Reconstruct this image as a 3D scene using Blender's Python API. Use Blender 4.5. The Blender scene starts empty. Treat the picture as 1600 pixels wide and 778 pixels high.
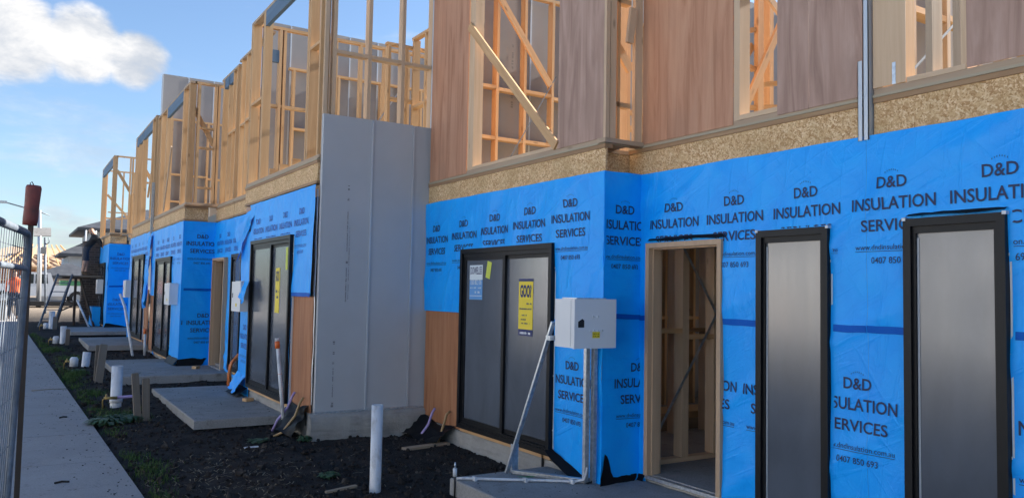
import bpy, bmesh, math, random
from mathutils import Vector, Matrix, noise
from math import radians, sin, cos, pi
random.seed(7)
scene = bpy.context.scene
COL = scene.collection

# ------------------------------------------------------------------ camera
cam_d = bpy.data.cameras.new('camera'); cam = bpy.data.objects.new('camera', cam_d); COL.objects.link(cam)
scene.camera = cam
CAM_H = 1.85
yaw, pitch, roll = radians(32.043), radians(3.15), radians(1.104)
fw = Vector((sin(yaw)*cos(pitch), cos(yaw)*cos(pitch), sin(pitch)))
rt = Vector((cos(yaw), -sin(yaw), 0)); up = rt.cross(fw)
r2 = rt*cos(roll)+up*sin(roll); u2 = -rt*sin(roll)+up*cos(roll)
M = Matrix((r2, u2, -fw)).transposed().to_4x4(); M.translation = (0, 0, CAM_H)
cam.matrix_world = M
cam_d.sensor_width = 36; cam_d.lens = 36*1239/1600
cam_d.clip_start = .05; cam_d.clip_end = 3000

# ------------------------------------------------------------------ sky, sun, exposure
SUN_EL = 29; SUN_DIR = Vector((.999, -.035, 0)).normalized()      # horizontal direction towards the sun
SUN_AZ = math.atan2(SUN_DIR.x, SUN_DIR.y)                       # clockwise from +Y
world = bpy.data.worlds.new('World'); scene.world = world; world.use_nodes = True
wn = world.node_tree.nodes; wl = world.node_tree.links; wn.clear()
def N(nodes, t, **kw):
    n = nodes.new(t)
    for k, v in kw.items(): setattr(n, k, v)
    return n
w_out = N(wn, 'ShaderNodeOutputWorld'); bg = N(wn, 'ShaderNodeBackground'); bg.inputs['Strength'].default_value = .053
sky = N(wn, 'ShaderNodeTexSky', sky_type='NISHITA'); sky.sun_disc = False
sky.sun_elevation = radians(SUN_EL); sky.sun_rotation = SUN_AZ; sky.altitude = 50; sky.air_density = 1.0; sky.dust_density = 1.0; sky.ozone_density = 4.0
def wmath(op, a, b=None, c=None):
    n = N(wn, 'ShaderNodeMath', operation=op)
    for i, v in enumerate((a, b, c)):
        if v is None: continue
        if isinstance(v, (int, float)): n.inputs[i].default_value = v
        else: wl.new(v, n.inputs[i])
    return n.outputs[0]
tc = N(wn, 'ShaderNodeTexCoord')
def dirdot(v):
    n = N(wn, 'ShaderNodeVectorMath', operation='DOT_PRODUCT'); wl.new(tc.outputs['Generated'], n.inputs[0]); n.inputs[1].default_value = v; return n.outputs['Value']
def pix(x, y): return (r2*(x-800)/1239 - u2*(y-389)/1239 + fw).normalized()
def sstep(v, a, b):
    n = N(wn, 'ShaderNodeMapRange', interpolation_type='SMOOTHSTEP'); wl.new(v, n.inputs[0]); n.inputs[1].default_value = a; n.inputs[2].default_value = b; return n.outputs[0]
def wnoise(scale, detail, rough=.55, zs=2.2, dist=0.):
    m = N(wn, 'ShaderNodeMapping'); m.inputs['Scale'].default_value = (1, 1, zs); wl.new(tc.outputs['Generated'], m.inputs['Vector'])
    n = N(wn, 'ShaderNodeTexNoise'); n.inputs['Scale'].default_value = scale; n.inputs['Detail'].default_value = detail; n.inputs['Roughness'].default_value = rough
    n.inputs['Distortion'].default_value = dist
    wl.new(m.outputs[0], n.inputs['Vector']); return n.outputs['Fac']
# cumulus bank standing at the upper left of the view, thin low cloud, scattered cloud all round
def blob(x, y, px):
    d = dirdot(pix(x, y)); r = px/1239
    return sstep(d, cos(r*1.35), cos(r*.25))
cum = wmath('MAXIMUM', wmath('MAXIMUM', blob(25, 62, 62), blob(130, 70, 56)), wmath('MAXIMUM', blob(215, 94, 46), blob(-110, 55, 95)))
f1 = wnoise(11, 7, .62, 1.5, .3)
cumm = sstep(wmath('ADD', wmath('MULTIPLY', cum, .62), wmath('MULTIPLY', f1, .75)), .62, .94)
f2 = wnoise(4.5, 6, .6, 3.2)
scat = wmath('MULTIPLY', sstep(f2, .55, .80), .45)
sep = N(wn, 'ShaderNodeSeparateXYZ'); wl.new(tc.outputs['Generated'], sep.inputs[0])
low = sstep(sep.outputs['Z'], .30, .02)
f3 = wnoise(9, 6, .6, 3.5)
lowc = wmath('MULTIPLY', wmath('MULTIPLY', low, sstep(f3, .45, .75)), .75)
cloud = wmath('MINIMUM', wmath('MAXIMUM', wmath('MAXIMUM', cumm, scat), lowc), 1.0)
mixc = N(wn, 'ShaderNodeMix', data_type='RGBA'); wl.new(cloud, mixc.inputs['Factor']); 
wl.new(sky.outputs[0], mixc.inputs['A'])
cshade = N(wn, 'ShaderNodeMix', data_type='RGBA'); wl.new(sstep(f1, .35, .7), cshade.inputs['Factor'])
cshade.inputs['A'].default_value = (2.7, 2.95, 3.35, 1); cshade.inputs['B'].default_value = (5.0, 4.9, 4.8, 1)
wl.new(cshade.outputs['Result'], mixc.inputs['B'])
wl.new(mixc.outputs['Result'], bg.inputs['Color']); wl.new(bg.outputs[0], w_out.inputs[0])
sd = bpy.data.lights.new('sun', 'SUN'); sd.energy = 4.6; sd.angle = radians(.53); sd.color = (1, .94, .86)
sun = bpy.data.objects.new('sun', sd); COL.objects.link(sun)
to_sun = Vector((SUN_DIR.x*cos(radians(SUN_EL)), SUN_DIR.y*cos(radians(SUN_EL)), sin(radians(SUN_EL))))
sun.rotation_euler = to_sun.to_track_quat('Z', 'Y').to_euler()
vs = scene.view_settings; vs.view_transform = 'Standard'; vs.look = 'None'; vs.exposure = 2.1; vs.gamma = 1; vs.use_curve_mapping = False

# ------------------------------------------------------------------ materials
class MT:
    def __init__(s, name, base=(.5, .5, .5), rough=.7, metal=0., spec=.5):
        s.m = bpy.data.materials.new(name); s.m.use_nodes = True; s.n = s.m.node_tree.nodes; s.l = s.m.node_tree.links
        s.b = s.n['Principled BSDF']; s.b.inputs['Base Color'].default_value = (*base, 1); s.b.inputs['Roughness'].default_value = rough
        s.b.inputs['Metallic'].default_value = metal; s.b.inputs['Specular IOR Level'].default_value = spec
    def node(s, t, **kw): return N(s.n, t, **kw)
    def link(s, a, b): s.l.new(a, b)
    def coord(s, kind='Object', scale=(1, 1, 1), rand=False):
        t = s.node('ShaderNodeTexCoord'); o = t.outputs[kind] if kind != 'World' else s.node('ShaderNodeNewGeometry').outputs['Position']
        if rand:
            i = s.node('ShaderNodeObjectInfo'); a = s.node('ShaderNodeVectorMath', operation='ADD'); mu = s.node('ShaderNodeMath', operation='MULTIPLY'); mu.inputs[1].default_value = 37
            s.link(i.outputs['Random'], mu.inputs[0]); s.link(o, a.inputs[0]); s.link(mu.outputs[0], a.inputs[1]); o = a.outputs[0]
        m = s.node('ShaderNodeMapping'); m.inputs['Scale'].default_value = scale; s.link(o, m.inputs['Vector']); return m.outputs[0]
    def noise(s, vec, scale=5, detail=4, rough=.55, dist=0):
        n = s.node('ShaderNodeTexNoise'); n.inputs['Scale'].default_value = scale; n.inputs['Detail'].default_value = detail; n.inputs['Roughness'].default_value = rough; n.inputs['Distortion'].default_value = dist
        s.link(vec, n.inputs['Vector']); return n.outputs['Fac']
    def ramp(s, fac, stops):
        r = s.node('ShaderNodeValToRGB'); e = r.color_ramp.elements
        e[0].position = stops[0][0]; e[0].color = (*stops[0][1], 1); e[1].position = stops[-1][0]; e[1].color = (*stops[-1][1], 1)
        for p, c in stops[1:-1]:
            k = e.new(p); k.color = (*c, 1)
        s.link(fac, r.inputs[0]); return r.outputs[0]
    def math(s, op, a, b):
        n = s.node('ShaderNodeMath', operation=op)
        for i, v in enumerate((a, b)):
            if isinstance(v, (int, float)): n.inputs[i].default_value = v
            else: s.link(v, n.inputs[i])
        return n.outputs[0]
    def mix(s, fac, a, b, blend='MIX'):
        n = s.node('ShaderNodeMix', data_type='RGBA', blend_type=blend)
        for k, v in (('Factor', fac), ('A', a), ('B', b)):
            if isinstance(v, (int, float)): n.inputs[k].default_value = v
            elif isinstance(v, tuple): n.inputs[k].default_value = (*v, 1)
            else: s.link(v, n.inputs[k])
        return n.outputs['Result']
    def rnd(s): return s.node('ShaderNodeObjectInfo').outputs['Random']
    def color(s, c): s.link(c, s.b.inputs['Base Color']); return s
    def bump(s, h, strength=.3, dist=.01):
        b = s.node('ShaderNodeBump'); b.inputs['Strength'].default_value = strength; b.inputs['Distance'].default_value = dist
        s.link(h, b.inputs['Height']); s.link(b.outputs[0], s.b.inputs['Normal']); return s
    def rough(s, v): s.link(v, s.b.inputs['Roughness']); return s

def wood(name, light, dark, tint, knots=True, gscale=1.):
    t = MT(name, rough=.72, spec=.3)
    v = t.coord('Object', (22*gscale, 22*gscale, 1.1*gscale), True)
    g = t.noise(v, 1.0, 5, .6, .6)
    c = t.ramp(g, [(.3, dark), (.52, tuple((a+b)/2 for a, b in zip(light, dark))), (.7, light)])
    v2 = t.coord('Object', (90, 90, 2.), True); c = t.mix(t.math('MULTIPLY', t.noise(v2, 1., 3), .45), c, dark)
    if knots:
        v3 = t.coord('Object', (7, 7, 2.2), True); vo = t.node('ShaderNodeTexVoronoi'); vo.inputs['Scale'].default_value = 1.0; t.link(v3, vo.inputs['Vector'])
        k = t.ramp(vo.outputs['Distance'], [(.04, (1, 1, 1)), (.13, (0, 0, 0))]); c = t.mix(k, c, tuple(d*.45 for d in dark))
    c = t.mix(t.math('MULTIPLY', t.rnd(), .55), c, tint)
    t.color(c).bump(g, .15, .003)
    return t.m
MA = {}
MA['pine'] = wood('pine', (.69, .45, .245), (.50, .285, .13), (.47, .335, .20))
MA['pine_pale'] = wood('pine_pale', (.68, .51, .35), (.54, .375, .235), (.52, .40, .285))
MA['pine_weathered'] = wood('pine_weathered', (.50, .385, .275), (.33, .23, .15), (.41, .315, .225))
MA['lvl'] = wood('laminated_beam', (.13, .21, .30), (.08, .13, .20), (.10, .17, .26), False)
MA['flange'] = wood('flange_timber', (.42, .28, .16), (.27, .16, .085), (.33, .21, .12), False)
MA['jamb'] = wood('door_jamb_timber', (.52, .37, .25), (.40, .27, .17), (.46, .33, .22), False)
MA['stake'] = wood('stake_timber', (.26, .23, .19), (.13, .11, .09), (.18, .15, .12))
MA['brown_post'] = wood('old_post', (.09, .06, .05), (.04, .03, .025), (.06, .05, .04), False)
def ply(name, a, b, c, streak):
    t = MT(name, rough=.65, spec=.3)
    v = t.coord('Object', (5, 5, .45), True); g = t.noise(v, 1.6, 7, .62, 1.2)
    col = t.ramp(g, [(.34, tuple(x*.82 for x in a)), (.5, b), (.66, c)])
    v2 = t.coord('Object', (110, 110, 1.6), True); col = t.mix(t.math('MULTIPLY', t.noise(v2, 1, 4, .65), .6), col, a)
    v3 = t.coord('Object', (2.5, 2.5, 1.2), True); col = t.mix(t.ramp(t.noise(v3, 1.1, 4), [(.52, (0, 0, 0)), (.75, (.6, .6, .6))]), col, streak)
    # nail heads in rows
    t.color(col).bump(g, .1, .002); return t.m
MA['ply_red'] = ply('plywood_red', (.41, .20, .115), (.50, .265, .165), (.57, .335, .215), (.38, .215, .14))
MA['ply_grey'] = ply('plywood_greyed', (.34, .215, .165), (.43, .285, .225), (.52, .37, .30), (.30, .195, .15))
MA['ply_orange'] = ply('plywood_orange', (.31, .13, .06), (.395, .18, .088), (.47, .235, .125), (.30, .14, .075))
# strand board
t = MT('strand_board', rough=.75, spec=.25)
v = t.coord('Object', (1, 1, 1), True)
dn = t.node('ShaderNodeTexNoise'); dn.inputs['Scale'].default_value = 6; t.link(v, dn.inputs['Vector'])
dv = t.node('ShaderNodeVectorMath', operation='MULTIPLY_ADD'); t.link(dn.outputs['Color'], dv.inputs[0]); dv.inputs[1].default_value = (.05,)*3; t.link(v, dv.inputs[2])
def flakes(rot, sc):
    mp = t.node('ShaderNodeMapping'); mp.vector_type = 'TEXTURE'; mp.inputs['Rotation'].default_value = rot; mp.inputs['Scale'].default_value = sc; t.link(dv.outputs[0], mp.inputs['Vector'])
    vo = t.node('ShaderNodeTexVoronoi'); vo.inputs['Scale'].default_value = 1.; t.link(mp.outputs[0], vo.inputs['Vector'])
    sp = t.node('ShaderNodeSeparateColor'); t.link(vo.outputs['Color'], sp.inputs[0]); return sp
L = (.010, .010, .045)
A1, A2, A3 = flakes((.5, .4, 0), L), flakes((-.7, -.5, .3), L), flakes((1.3, 1.2, .2), L)
top = t.math('MAXIMUM', t.math('MAXIMUM', A1.outputs[0], t.math('MULTIPLY', A2.outputs[0], .98)), t.math('MULTIPLY', A3.outputs[0], .96))
who = t.math('FRACT', t.math('MULTIPLY', top, 7.31), 0)
c = t.ramp(who, [(.05, (.38, .21, .09)), (.35, (.54, .34, .17)), (.7, (.67, .46, .25)), (1, (.80, .62, .39))])
sp = A1
c = t.mix(t.ramp(t.noise(v, 3, 4), [(.4, (0, 0, 0)), (.7, (.55, .55, .55))]), c, (.42, .28, .13))
t.color(c).bump(sp.outputs[0], .25, .002); MA['osb'] = t.m
# membrane
t = MT('blue_membrane', rough=.40, spec=.30)
v = t.coord('World'); n1 = t.noise(v, 3.2, 6, .62, .8)
c = t.ramp(n1, [(.3, (.002, .32, .93)), (.55, (.003, .36, .97)), (.75, (.006, .39, .98))])
v2 = t.coord('World', (1, 1, .35)); n2 = t.noise(v2, 9, 5, .6, 1.5)
hh = t.math('ADD', t.math('MULTIPLY', n1, 1.0), t.math('MULTIPLY', n2, .35))
def crease(rx, seed, lo, hi):
    g = t.node('ShaderNodeNewGeometry'); m0 = t.node('ShaderNodeMapping'); m0.inputs['Rotation'].default_value = (rx, 0, 0); m0.inputs['Location'].default_value = (seed, seed*2, 0); t.link(g.outputs['Position'], m0.inputs['Vector'])
    m1 = t.node('ShaderNodeMapping'); m1.inputs['Scale'].default_value = (2.2, 1.1, 10); t.link(m0.outputs[0], m1.inputs['Vector'])
    return t.ramp(t.noise(m1.outputs[0], 1.6, 3, .5, .5), [(lo, (0, 0, 0)), (hi, (1, 1, 1))])
hh = t.math('ADD', t.math('ADD', t.math('MULTIPLY', n2, .15), t.math('MULTIPLY', n1, .8)), t.math('ADD', t.math('MULTIPLY', crease(.45, 1, .55, .70), .18), t.math('ADD', t.math('MULTIPLY', crease(-.95, 5, .57, .72), .15), t.math('MULTIPLY', crease(1.45, 9, .56, .72), .34))))
t.color(c).bump(hh, .42, .022); MA['wrap'] = t.m
t = MT('blue_tape', (.001, .10, .48), .5, 0, .15); t.bump(t.noise(t.coord('World', (1, 1, 3)), 30, 4), .4, .006); MA['tape'] = t.m
MA['print'] = MT('dark_blue_print', (.010, .022, .085), .6).m
MA['print_faint'] = MT('faint_blue_print', (.010, .075, .36), .6).m
MA['black_plastic'] = MT('black_sheet_plastic', (.006, .007, .009), .5, 0, .15).m
MA['alu'] = MT('black_aluminium', (.006, .007, .009), .42, 0, .25).m
def glassmat(name, base):
    t = MT(name, base, .2, 0, 1.0)
    v = t.coord('World', (1.2, 1.2, .5)); n = t.noise(v, 2.6, 5, .6, .4)
    t.color(t.mix(t.ramp(n, [(.38, (0, 0, 0)), (.7, (.5, .5, .5))]), base, tuple(b*.62 for b in base)))
    v2 = t.coord('World', (14, 14, .8)); t.rough(t.math('MULTIPLY_ADD', t.noise(v2, 1., 3), .25)) if False else None
    rr = t.node('ShaderNodeMapRange'); t.link(t.noise(v2, 1., 3), rr.inputs[0]); rr.inputs[3].default_value = .11; rr.inputs[4].default_value = .22; t.rough(rr.outputs[0])
    return t.m
MA['pane'] = glassmat('filmed_glass', (.085, .100, .125))
MA['film_edge'] = MT('film_edge', (.30, .34, .38), .3).m
MA['white_strip'] = MT('white_reveal', (.62, .64, .66), .5).m
t = MT('grey_wallboard', rough=.6, spec=.35); v = t.coord('Object', (1, 1, 1), True); g = t.noise(v, 1.5, 5)
t.color(t.mix(t.math('MULTIPLY', t.rnd(), .35), t.ramp(g, [(.3, (.415, .43, .45)), (.7, (.475, .49, .51))]), (.38, .395, .415))).bump(t.noise(v, 60, 3), .05, .002); MA['wallboard'] = t.m
t = MT('grey_wallboard_shaded', rough=.65, spec=.3); v = t.coord('Object', (1, 1, 1), True); g = t.noise(v, 1.5, 5)  # same board as the blade wall, with shade put into a darker colour
t.color(t.mix(t.math('MULTIPLY', t.rnd(), .35), t.ramp(g, [(.3, (.27, .26, .26)), (.7, (.33, .32, .32))]), (.25, .24, .24))); MA['wallboard_shaded'] = t.m
t = MT('galvanised_steel', (.52, .56, .60), .38, .75); v = t.coord('World'); t.color(t.ramp(t.noise(v, 30, 3), [(.35, (.42, .46, .50)), (.7, (.62, .66, .70))])); MA['galv'] = t.m
MA['joint_steel'] = MT('joint_strip', (.50, .54, .58), .45, .3).m
t = MT('concrete', rough=.85, spec=.25); v = t.coord('World'); n1 = t.noise(v, 1.6, 7, .65); n2 = t.noise(v, 60, 4, .7)
c = t.ramp(n1, [(.3, (.24, .235, .225)), (.52, (.30, .295, .285)), (.72, (.36, .355, .345))]); c = t.mix(t.ramp(n2, [(.35, (.5, .5, .5)), (.6, (0, 0, 0))]), c, (.15, .145, .14))
c = t.mix(t.ramp(t.noise(v, 5, 6, .7), [(.56, (0, 0, 0)), (.70, (.65, .65, .65))]), c, (.12, .11, .10))
t.color(c).bump(n2, .25, .004); MA['concrete'] = t.m
t = MT('footpath_concrete', rough=.85, spec=.25); v = t.coord('World'); n1 = t.noise(v, .9, 7, .65); n2 = t.noise(v, 80, 4, .7)
c = t.mix(t.math('MULTIPLY', t.rnd(), .3), t.ramp(n1, [(.3, (.29, .28, .27)), (.7, (.38, .37, .36))]), (.28, .275, .27)); c = t.mix(t.ramp(n2, [(.33, (.45, .45, .45)), (.6, (0, 0, 0))]), c, (.17, .165, .16))
c = t.mix(t.ramp(t.noise(v, 7, 8, .75), [(.59, (0, 0, 0)), (.68, (.75, .75, .75))]), c, (.12, .105, .095))
t.color(c).bump(n2, .2, .003); MA['path'] = t.m
t = MT('rough_footing', rough=.9, spec=.2); v = t.coord('World'); n1 = t.noise(v, 3, 7, .7); n2 = t.noise(v, 28, 5, .7)
c = t.ramp(n1, [(.3, (.28, .27, .25)), (.7, (.39, .375, .345))]); c = t.mix(t.ramp(t.noise(t.coord('World', (1, 1, 6)), 2.5, 5), [(.5, (0, 0, 0)), (.75, (.5, .5, .5))]), c, (.15, .14, .125))
t.color(c).bump(n2, .8, .012); MA['footing'] = t.m
t = MT('dark_soil', rough=.95, spec=.12); v = t.coord('World'); n1 = t.noise(v, 2.2, 8, .7); n2 = t.noise(v, 45, 6, .75)
c = t.ramp(n1, [(.3, (.022, .020, .019)), (.6, (.043, .038, .035)), (.8, (.078, .068, .060))]); c = t.mix(t.ramp(n2, [(.55, (0, 0, 0)), (.75, (.5, .5, .5))]), c, (.065, .055, .045))
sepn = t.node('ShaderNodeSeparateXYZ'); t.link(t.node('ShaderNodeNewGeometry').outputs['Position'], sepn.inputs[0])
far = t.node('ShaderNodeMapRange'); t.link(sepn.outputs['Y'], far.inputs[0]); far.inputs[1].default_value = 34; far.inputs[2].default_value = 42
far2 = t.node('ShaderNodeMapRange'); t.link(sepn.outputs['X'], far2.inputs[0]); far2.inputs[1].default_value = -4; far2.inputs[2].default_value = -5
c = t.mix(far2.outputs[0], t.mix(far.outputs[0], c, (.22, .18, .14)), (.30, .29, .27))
t.color(c).bump(n2, .9, .02); MA['soil'] = t.m
t = MT('soil_clod', rough=.95, spec=.1); v = t.coord('World'); t.color(t.ramp(t.noise(v, 9, 4), [(.3, (.014, .012, .011)), (.55, (.040, .034, .030)), (.75, (.10, .09, .08))])); MA['clod'] = t.m
MA['straw'] = MT('dry_straw', (.26, .21, .14), .8).m
t = MT('grass_blade', rough=.6, spec=.25); v = t.coord('World'); t.color(t.ramp(t.noise(v, 6, 4), [(.3, (.028, .060, .012)), (.55, (.050, .105, .020)), (.8, (.10, .12, .035))])); MA['grass'] = t.m
MA['weed'] = MT('weed_leaf', (.030, .075, .028), .55).m
t = MT('white_pvc', rough=.4); v = t.coord('World', (1, 1, .5)); t.color(t.ramp(t.noise(v, 9, 6, .7), [(.35, (.40, .40, .41)), (.5, (.58, .60, .63)), (.7, (.63, .65, .68))])); MA['pvc'] = t.m
MA['pvc_orange'] = MT('orange_fitting', (.62, .13, .025), .45).m
MA['conduit_lilac'] = MT('lilac_conduit', (.34, .27, .52), .45).m
MA['conduit_tan'] = MT('tan_conduit', (.34, .22, .10), .5).m
MA['conduit_orange'] = MT('orange_conduit', (.62, .17, .04), .45).m
MA['brass'] = MT('brass_fitting', (.38, .27, .10), .4, .6).m
t = MT('meter_box_enamel', (.66, .68, .70), .42); MA['enamel'] = t.m
MA['stamp_ink'] = MT('grey_stamp_ink', (.19, .19, .20), .7).m
MA['black'] = MT('matt_black', (.012, .012, .013), .55).m
MA['yellow'] = MT('yellow_label', (.78, .60, .03), .5).m
MA['lime'] = MT('lime_paper', (.55, .62, .08), .6).m
MA['paper_white'] = MT('white_paper', (.62, .70, .74), .55).m
MA['paper_blue'] = MT('blue_paper', (.10, .30, .62), .55).m
MA['navy'] = MT('navy_print', (.015, .025, .12), .55).m
MA['white'] = MT('white_print', (.75, .76, .78), .55).m
MA['green_spray'] = MT('green_spray_paint', (.06, .50, .22), .7).m
t = MT('red_sleeve_plastic', rough=.6); v = t.coord('Object'); t.color(t.ramp(t.noise(v, 9, 6, .7), [(.35, (.10, .03, .025)), (.5, (.17, .035, .028)), (.7, (.25, .05, .038))])); MA['red'] = t.m
t = MT('fence_tube', rough=.55, metal=.2); v = t.coord('World'); t.color(t.ramp(t.noise(v, 12, 5), [(.35, (.10, .12, .145)), (.7, (.18, .21, .25))])); MA['fence'] = t.m
MA['foil'] = MT('silver_foil', (.72, .76, .80), .32, .6).m
t = MT('roof_tile', rough=.6); v = t.coord('World'); t.color(t.ramp(t.noise(v, 3, 4), [(.3, (.035, .038, .045)), (.7, (.065, .07, .08))])); MA['roof'] = t.m
MA['render_pale'] = MT('pale_render', (.52, .54, .56), .8).m
MA['render_white'] = MT('white_render', (.74, .75, .76), .8).m; MA['render_cream2'] = MT('light_cream_render', (.68, .67, .64), .8).m
MA['render_cream'] = MT('cream_render', (.46, .43, .38), .8).m
t = MT('brick', rough=.85); v = t.coord('Object', (1, 1, 1), True); t.color(t.mix(t.rnd(), (.045, .038, .036), (.10, .075, .065))); MA['brick'] = t.m
MA['mortar'] = MT('mortar', (.20, .19, .18), .9).m
MA['car_white'] = MT('white_car_paint', (.62, .63, .64), .3).m
MA['car_grey'] = MT('grey_car_paint', (.20, .20, .21), .3, .3).m
MA['glass_dark'] = MT('dark_glass', (.02, .025, .03), .08).m
MA['rubber'] = MT('tyre_rubber', (.012, .012, .012), .8).m
MA['lamp_green'] = MT('green_load', (.02, .10, .04), .6).m
MA['skin'] = MT('skin', (.42, .24, .17), .55).m
MA['cloth_black'] = MT('black_shirt', (.012, .013, .016), .8).m
MA['cloth_shorts'] = MT('dark_shorts', (.035, .045, .065), .85).m
MA['hair'] = MT('fair_hair', (.18, .11, .06), .7).m
MA['boot'] = MT('work_boots', (.13, .085, .05), .8).m
MA['orange_vest'] = MT('orange_vest', (.80, .14, .03), .7).m
MA['street'] = MT('worn_concrete_street', (.27, .27, .27), .85).m; MA['verge'] = MT('gravel_verge', (.26, .25, .23), .9).m
MA['asphalt'] = MT('asphalt', (.055, .055, .058), .85).m
MA['solar'] = MT('solar_cells', (.03, .035, .05), .25).m
MA['deck'] = MT('floor_deck_sheet', (.36, .31, .22), .7).m
MA['alu_frame'] = MT('mill_aluminium', (.45, .47, .49), .4, .7).m

# ------------------------------------------------------------------ object helpers
WM = {}                                    # world matrices
def attach(o, parent, world_m):
    WM[o.name] = world_m.copy()
    COL.objects.link(o)
    if parent is not None:
        o.parent = parent; o.matrix_parent_inverse = WM[parent.name].inverted()
    o.matrix_basis = world_m
    return o
def thing(name, label, cat, loc=(0, 0, 0), group=None):
    o = bpy.data.objects.new(name, None); o.empty_display_size = .2
    o['label'] = label; o['category'] = cat
    if group: o['group'] = group
    return attach(o, None, Matrix.Translation(loc))
def tag(o, label, cat, group=None):
    o['label'] = label; o['category'] = cat
    if group: o['group'] = group
    return o
def obj(name, me, mat, parent=None, wm=None, smooth=False):
    o = bpy.data.objects.new(name, me)
    if mat is not None and not me.materials: me.materials.append(MA[mat] if isinstance(mat, str) else mat)
    if smooth: me.polygons.foreach_set('use_smooth', [True]*len(me.polygons))
    return attach(o, parent, wm or Matrix.Identity(4))
def pydata(name, v, f):
    me = bpy.data.meshes.new(name); me.from_pydata([tuple(p) for p in v], [], f); me.update(); return me
BF = [(0, 3, 2, 1), (4, 5, 6, 7), (0, 1, 5, 4), (1, 2, 6, 5), (2, 3, 7, 6), (3, 0, 4, 7)]
BOXES = {}
def boxmesh(a, b, c):
    k = (round(a, 3), round(b, 3), round(c, 3))
    if k not in BOXES:
        a, b, c = a/2, b/2, c/2
        BOXES[k] = pydata('box', [(-a, -b, -c), (a, -b, -c), (a, b, -c), (-a, b, -c), (-a, -b, c), (a, -b, c), (a, b, c), (-a, b, c)], BF)
    return BOXES[k]
def ombox(name, a, b, c, mat, parent, wm):
    k = (round(a, 3), round(b, 3), round(c, 3), mat)
    if k not in BOXES:
        me = boxmesh(a, b, c).copy(); me.materials.append(MA[mat]); BOXES[k] = me
    o = bpy.data.objects.new(name, BOXES[k]); return attach(o, parent, wm)
def box(name, x, y, z, mat, parent=None):
    """axis-aligned box; local Z runs along its longest side so that grain follows it"""
    x, y, z = [tuple(sorted(t)) for t in (x, y, z)]
    d = [x[1]-x[0], y[1]-y[0], z[1]-z[0]]; c = Vector(((x[0]+x[1])/2, (y[0]+y[1])/2, (z[0]+z[1])/2))
    ax = d.index(max(d))
    if ax == 2: R = Matrix.Identity(3); dim = d
    elif ax == 1: R = Matrix(((1, 0, 0), (0, 0, 1), (0, -1, 0))); dim = (d[0], d[2], d[1])
    else: R = Matrix(((0, 0, 1), (0, 1, 0), (-1, 0, 0))); dim = (d[2], d[1], d[0])
    m = R.to_4x4(); m.translation = c
    return ombox(name, dim[0], dim[1], dim[2], mat, parent, m)
def beam(name, p0, p1, w, d, mat, parent=None, side=(0, 0, 1)):
    """bar from p0 to p1; w across `side`-normal, d along the other"""
    p0 = Vector(p0); p1 = Vector(p1); z = (p1-p0).normalized(); s = Vector(side); x = s-z*s.dot(z)
    if x.length < 1e-4: x = Vector((1, 0, 0))-z*z.x
    x.normalize(); y = z.cross(x)
    m = Matrix((x, y, z)).transposed().to_4x4(); m.translation = (p0+p1)/2
    return ombox(name, w, d, (p1-p0).length, mat, parent, m)
class MB:
    """collects shapes into ONE mesh"""
    def __init__(s): s.v = []; s.f = []
    def box(s, x, y, z):
        x, y, z = [tuple(sorted(t)) for t in (x, y, z)]; k = len(s.v)
        s.v += [(x[0], y[0], z[0]), (x[1], y[0], z[0]), (x[1], y[1], z[0]), (x[0], y[1], z[0]), (x[0], y[0], z[1]), (x[1], y[0], z[1]), (x[1], y[1], z[1]), (x[0], y[1], z[1])]
        s.f += [tuple(i+k for i in q) for q in BF]; return s
    def tube(s, pts, r, n=10, cap=True):
        pts = [Vector(p) for p in pts]; k = len(s.v); rr = r if isinstance(r, (list, tuple)) else [r]*len(pts)
        ref = Vector((.3, .2, .93)).normalized()
        for i, p in enumerate(pts):
            t = (pts[min(i+1, len(pts)-1)]-pts[max(i-1, 0)]).normalized()
            a = t.cross(ref)
            if a.length < .05: a = t.cross(Vector((1, 0, 0)))
            a.normalize(); b = t.cross(a)
            for j in range(n):
                an = 2*pi*j/n; s.v.append(tuple(p+(a*cos(an)+b*sin(an))*rr[i]))
        for i in range(len(pts)-1):
            for j in range(n):
                s.f.append((k+i*n+j, k+i*n+(j+1) % n, k+(i+1)*n+(j+1) % n, k+(i+1)*n+j))
        if cap:
            s.f.append(tuple(k+j for j in range(n))[::-1]); s.f.append(tuple(k+(len(pts)-1)*n+j for j in range(n)))
        return s
    def poly_prism(s, pts, off):
        k = len(s.v); n = len(pts); off = Vector(off)
        s.v += [tuple(p) for p in pts]+[tuple(Vector(p)+off) for p in pts]
        s.f.append(tuple(range(k, k+n))[::-1]); s.f.append(tuple(range(k+n, k+2*n)))
        for i in range(n): s.f.append((k+i, k+(i+1) % n, k+n+(i+1) % n, k+n+i))
        return s
    def build(s, name, mat, parent=None, smooth=False):
        me = pydata(name, s.v, s.f)
        bm = bmesh.new(); bm.from_mesh(me); bmesh.ops.recalc_face_normals(bm, faces=bm.faces); bm.to_mesh(me); bm.free()
        return obj(name, me, mat, parent, None, smooth)
def tube(name, pts, r, mat, parent=None, n=10):
    o = MB().tube(pts, r, n).build(name, mat, parent, True)
    return o
def zg(y): return .02*(min(max(y, -5), 45)-7)

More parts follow.
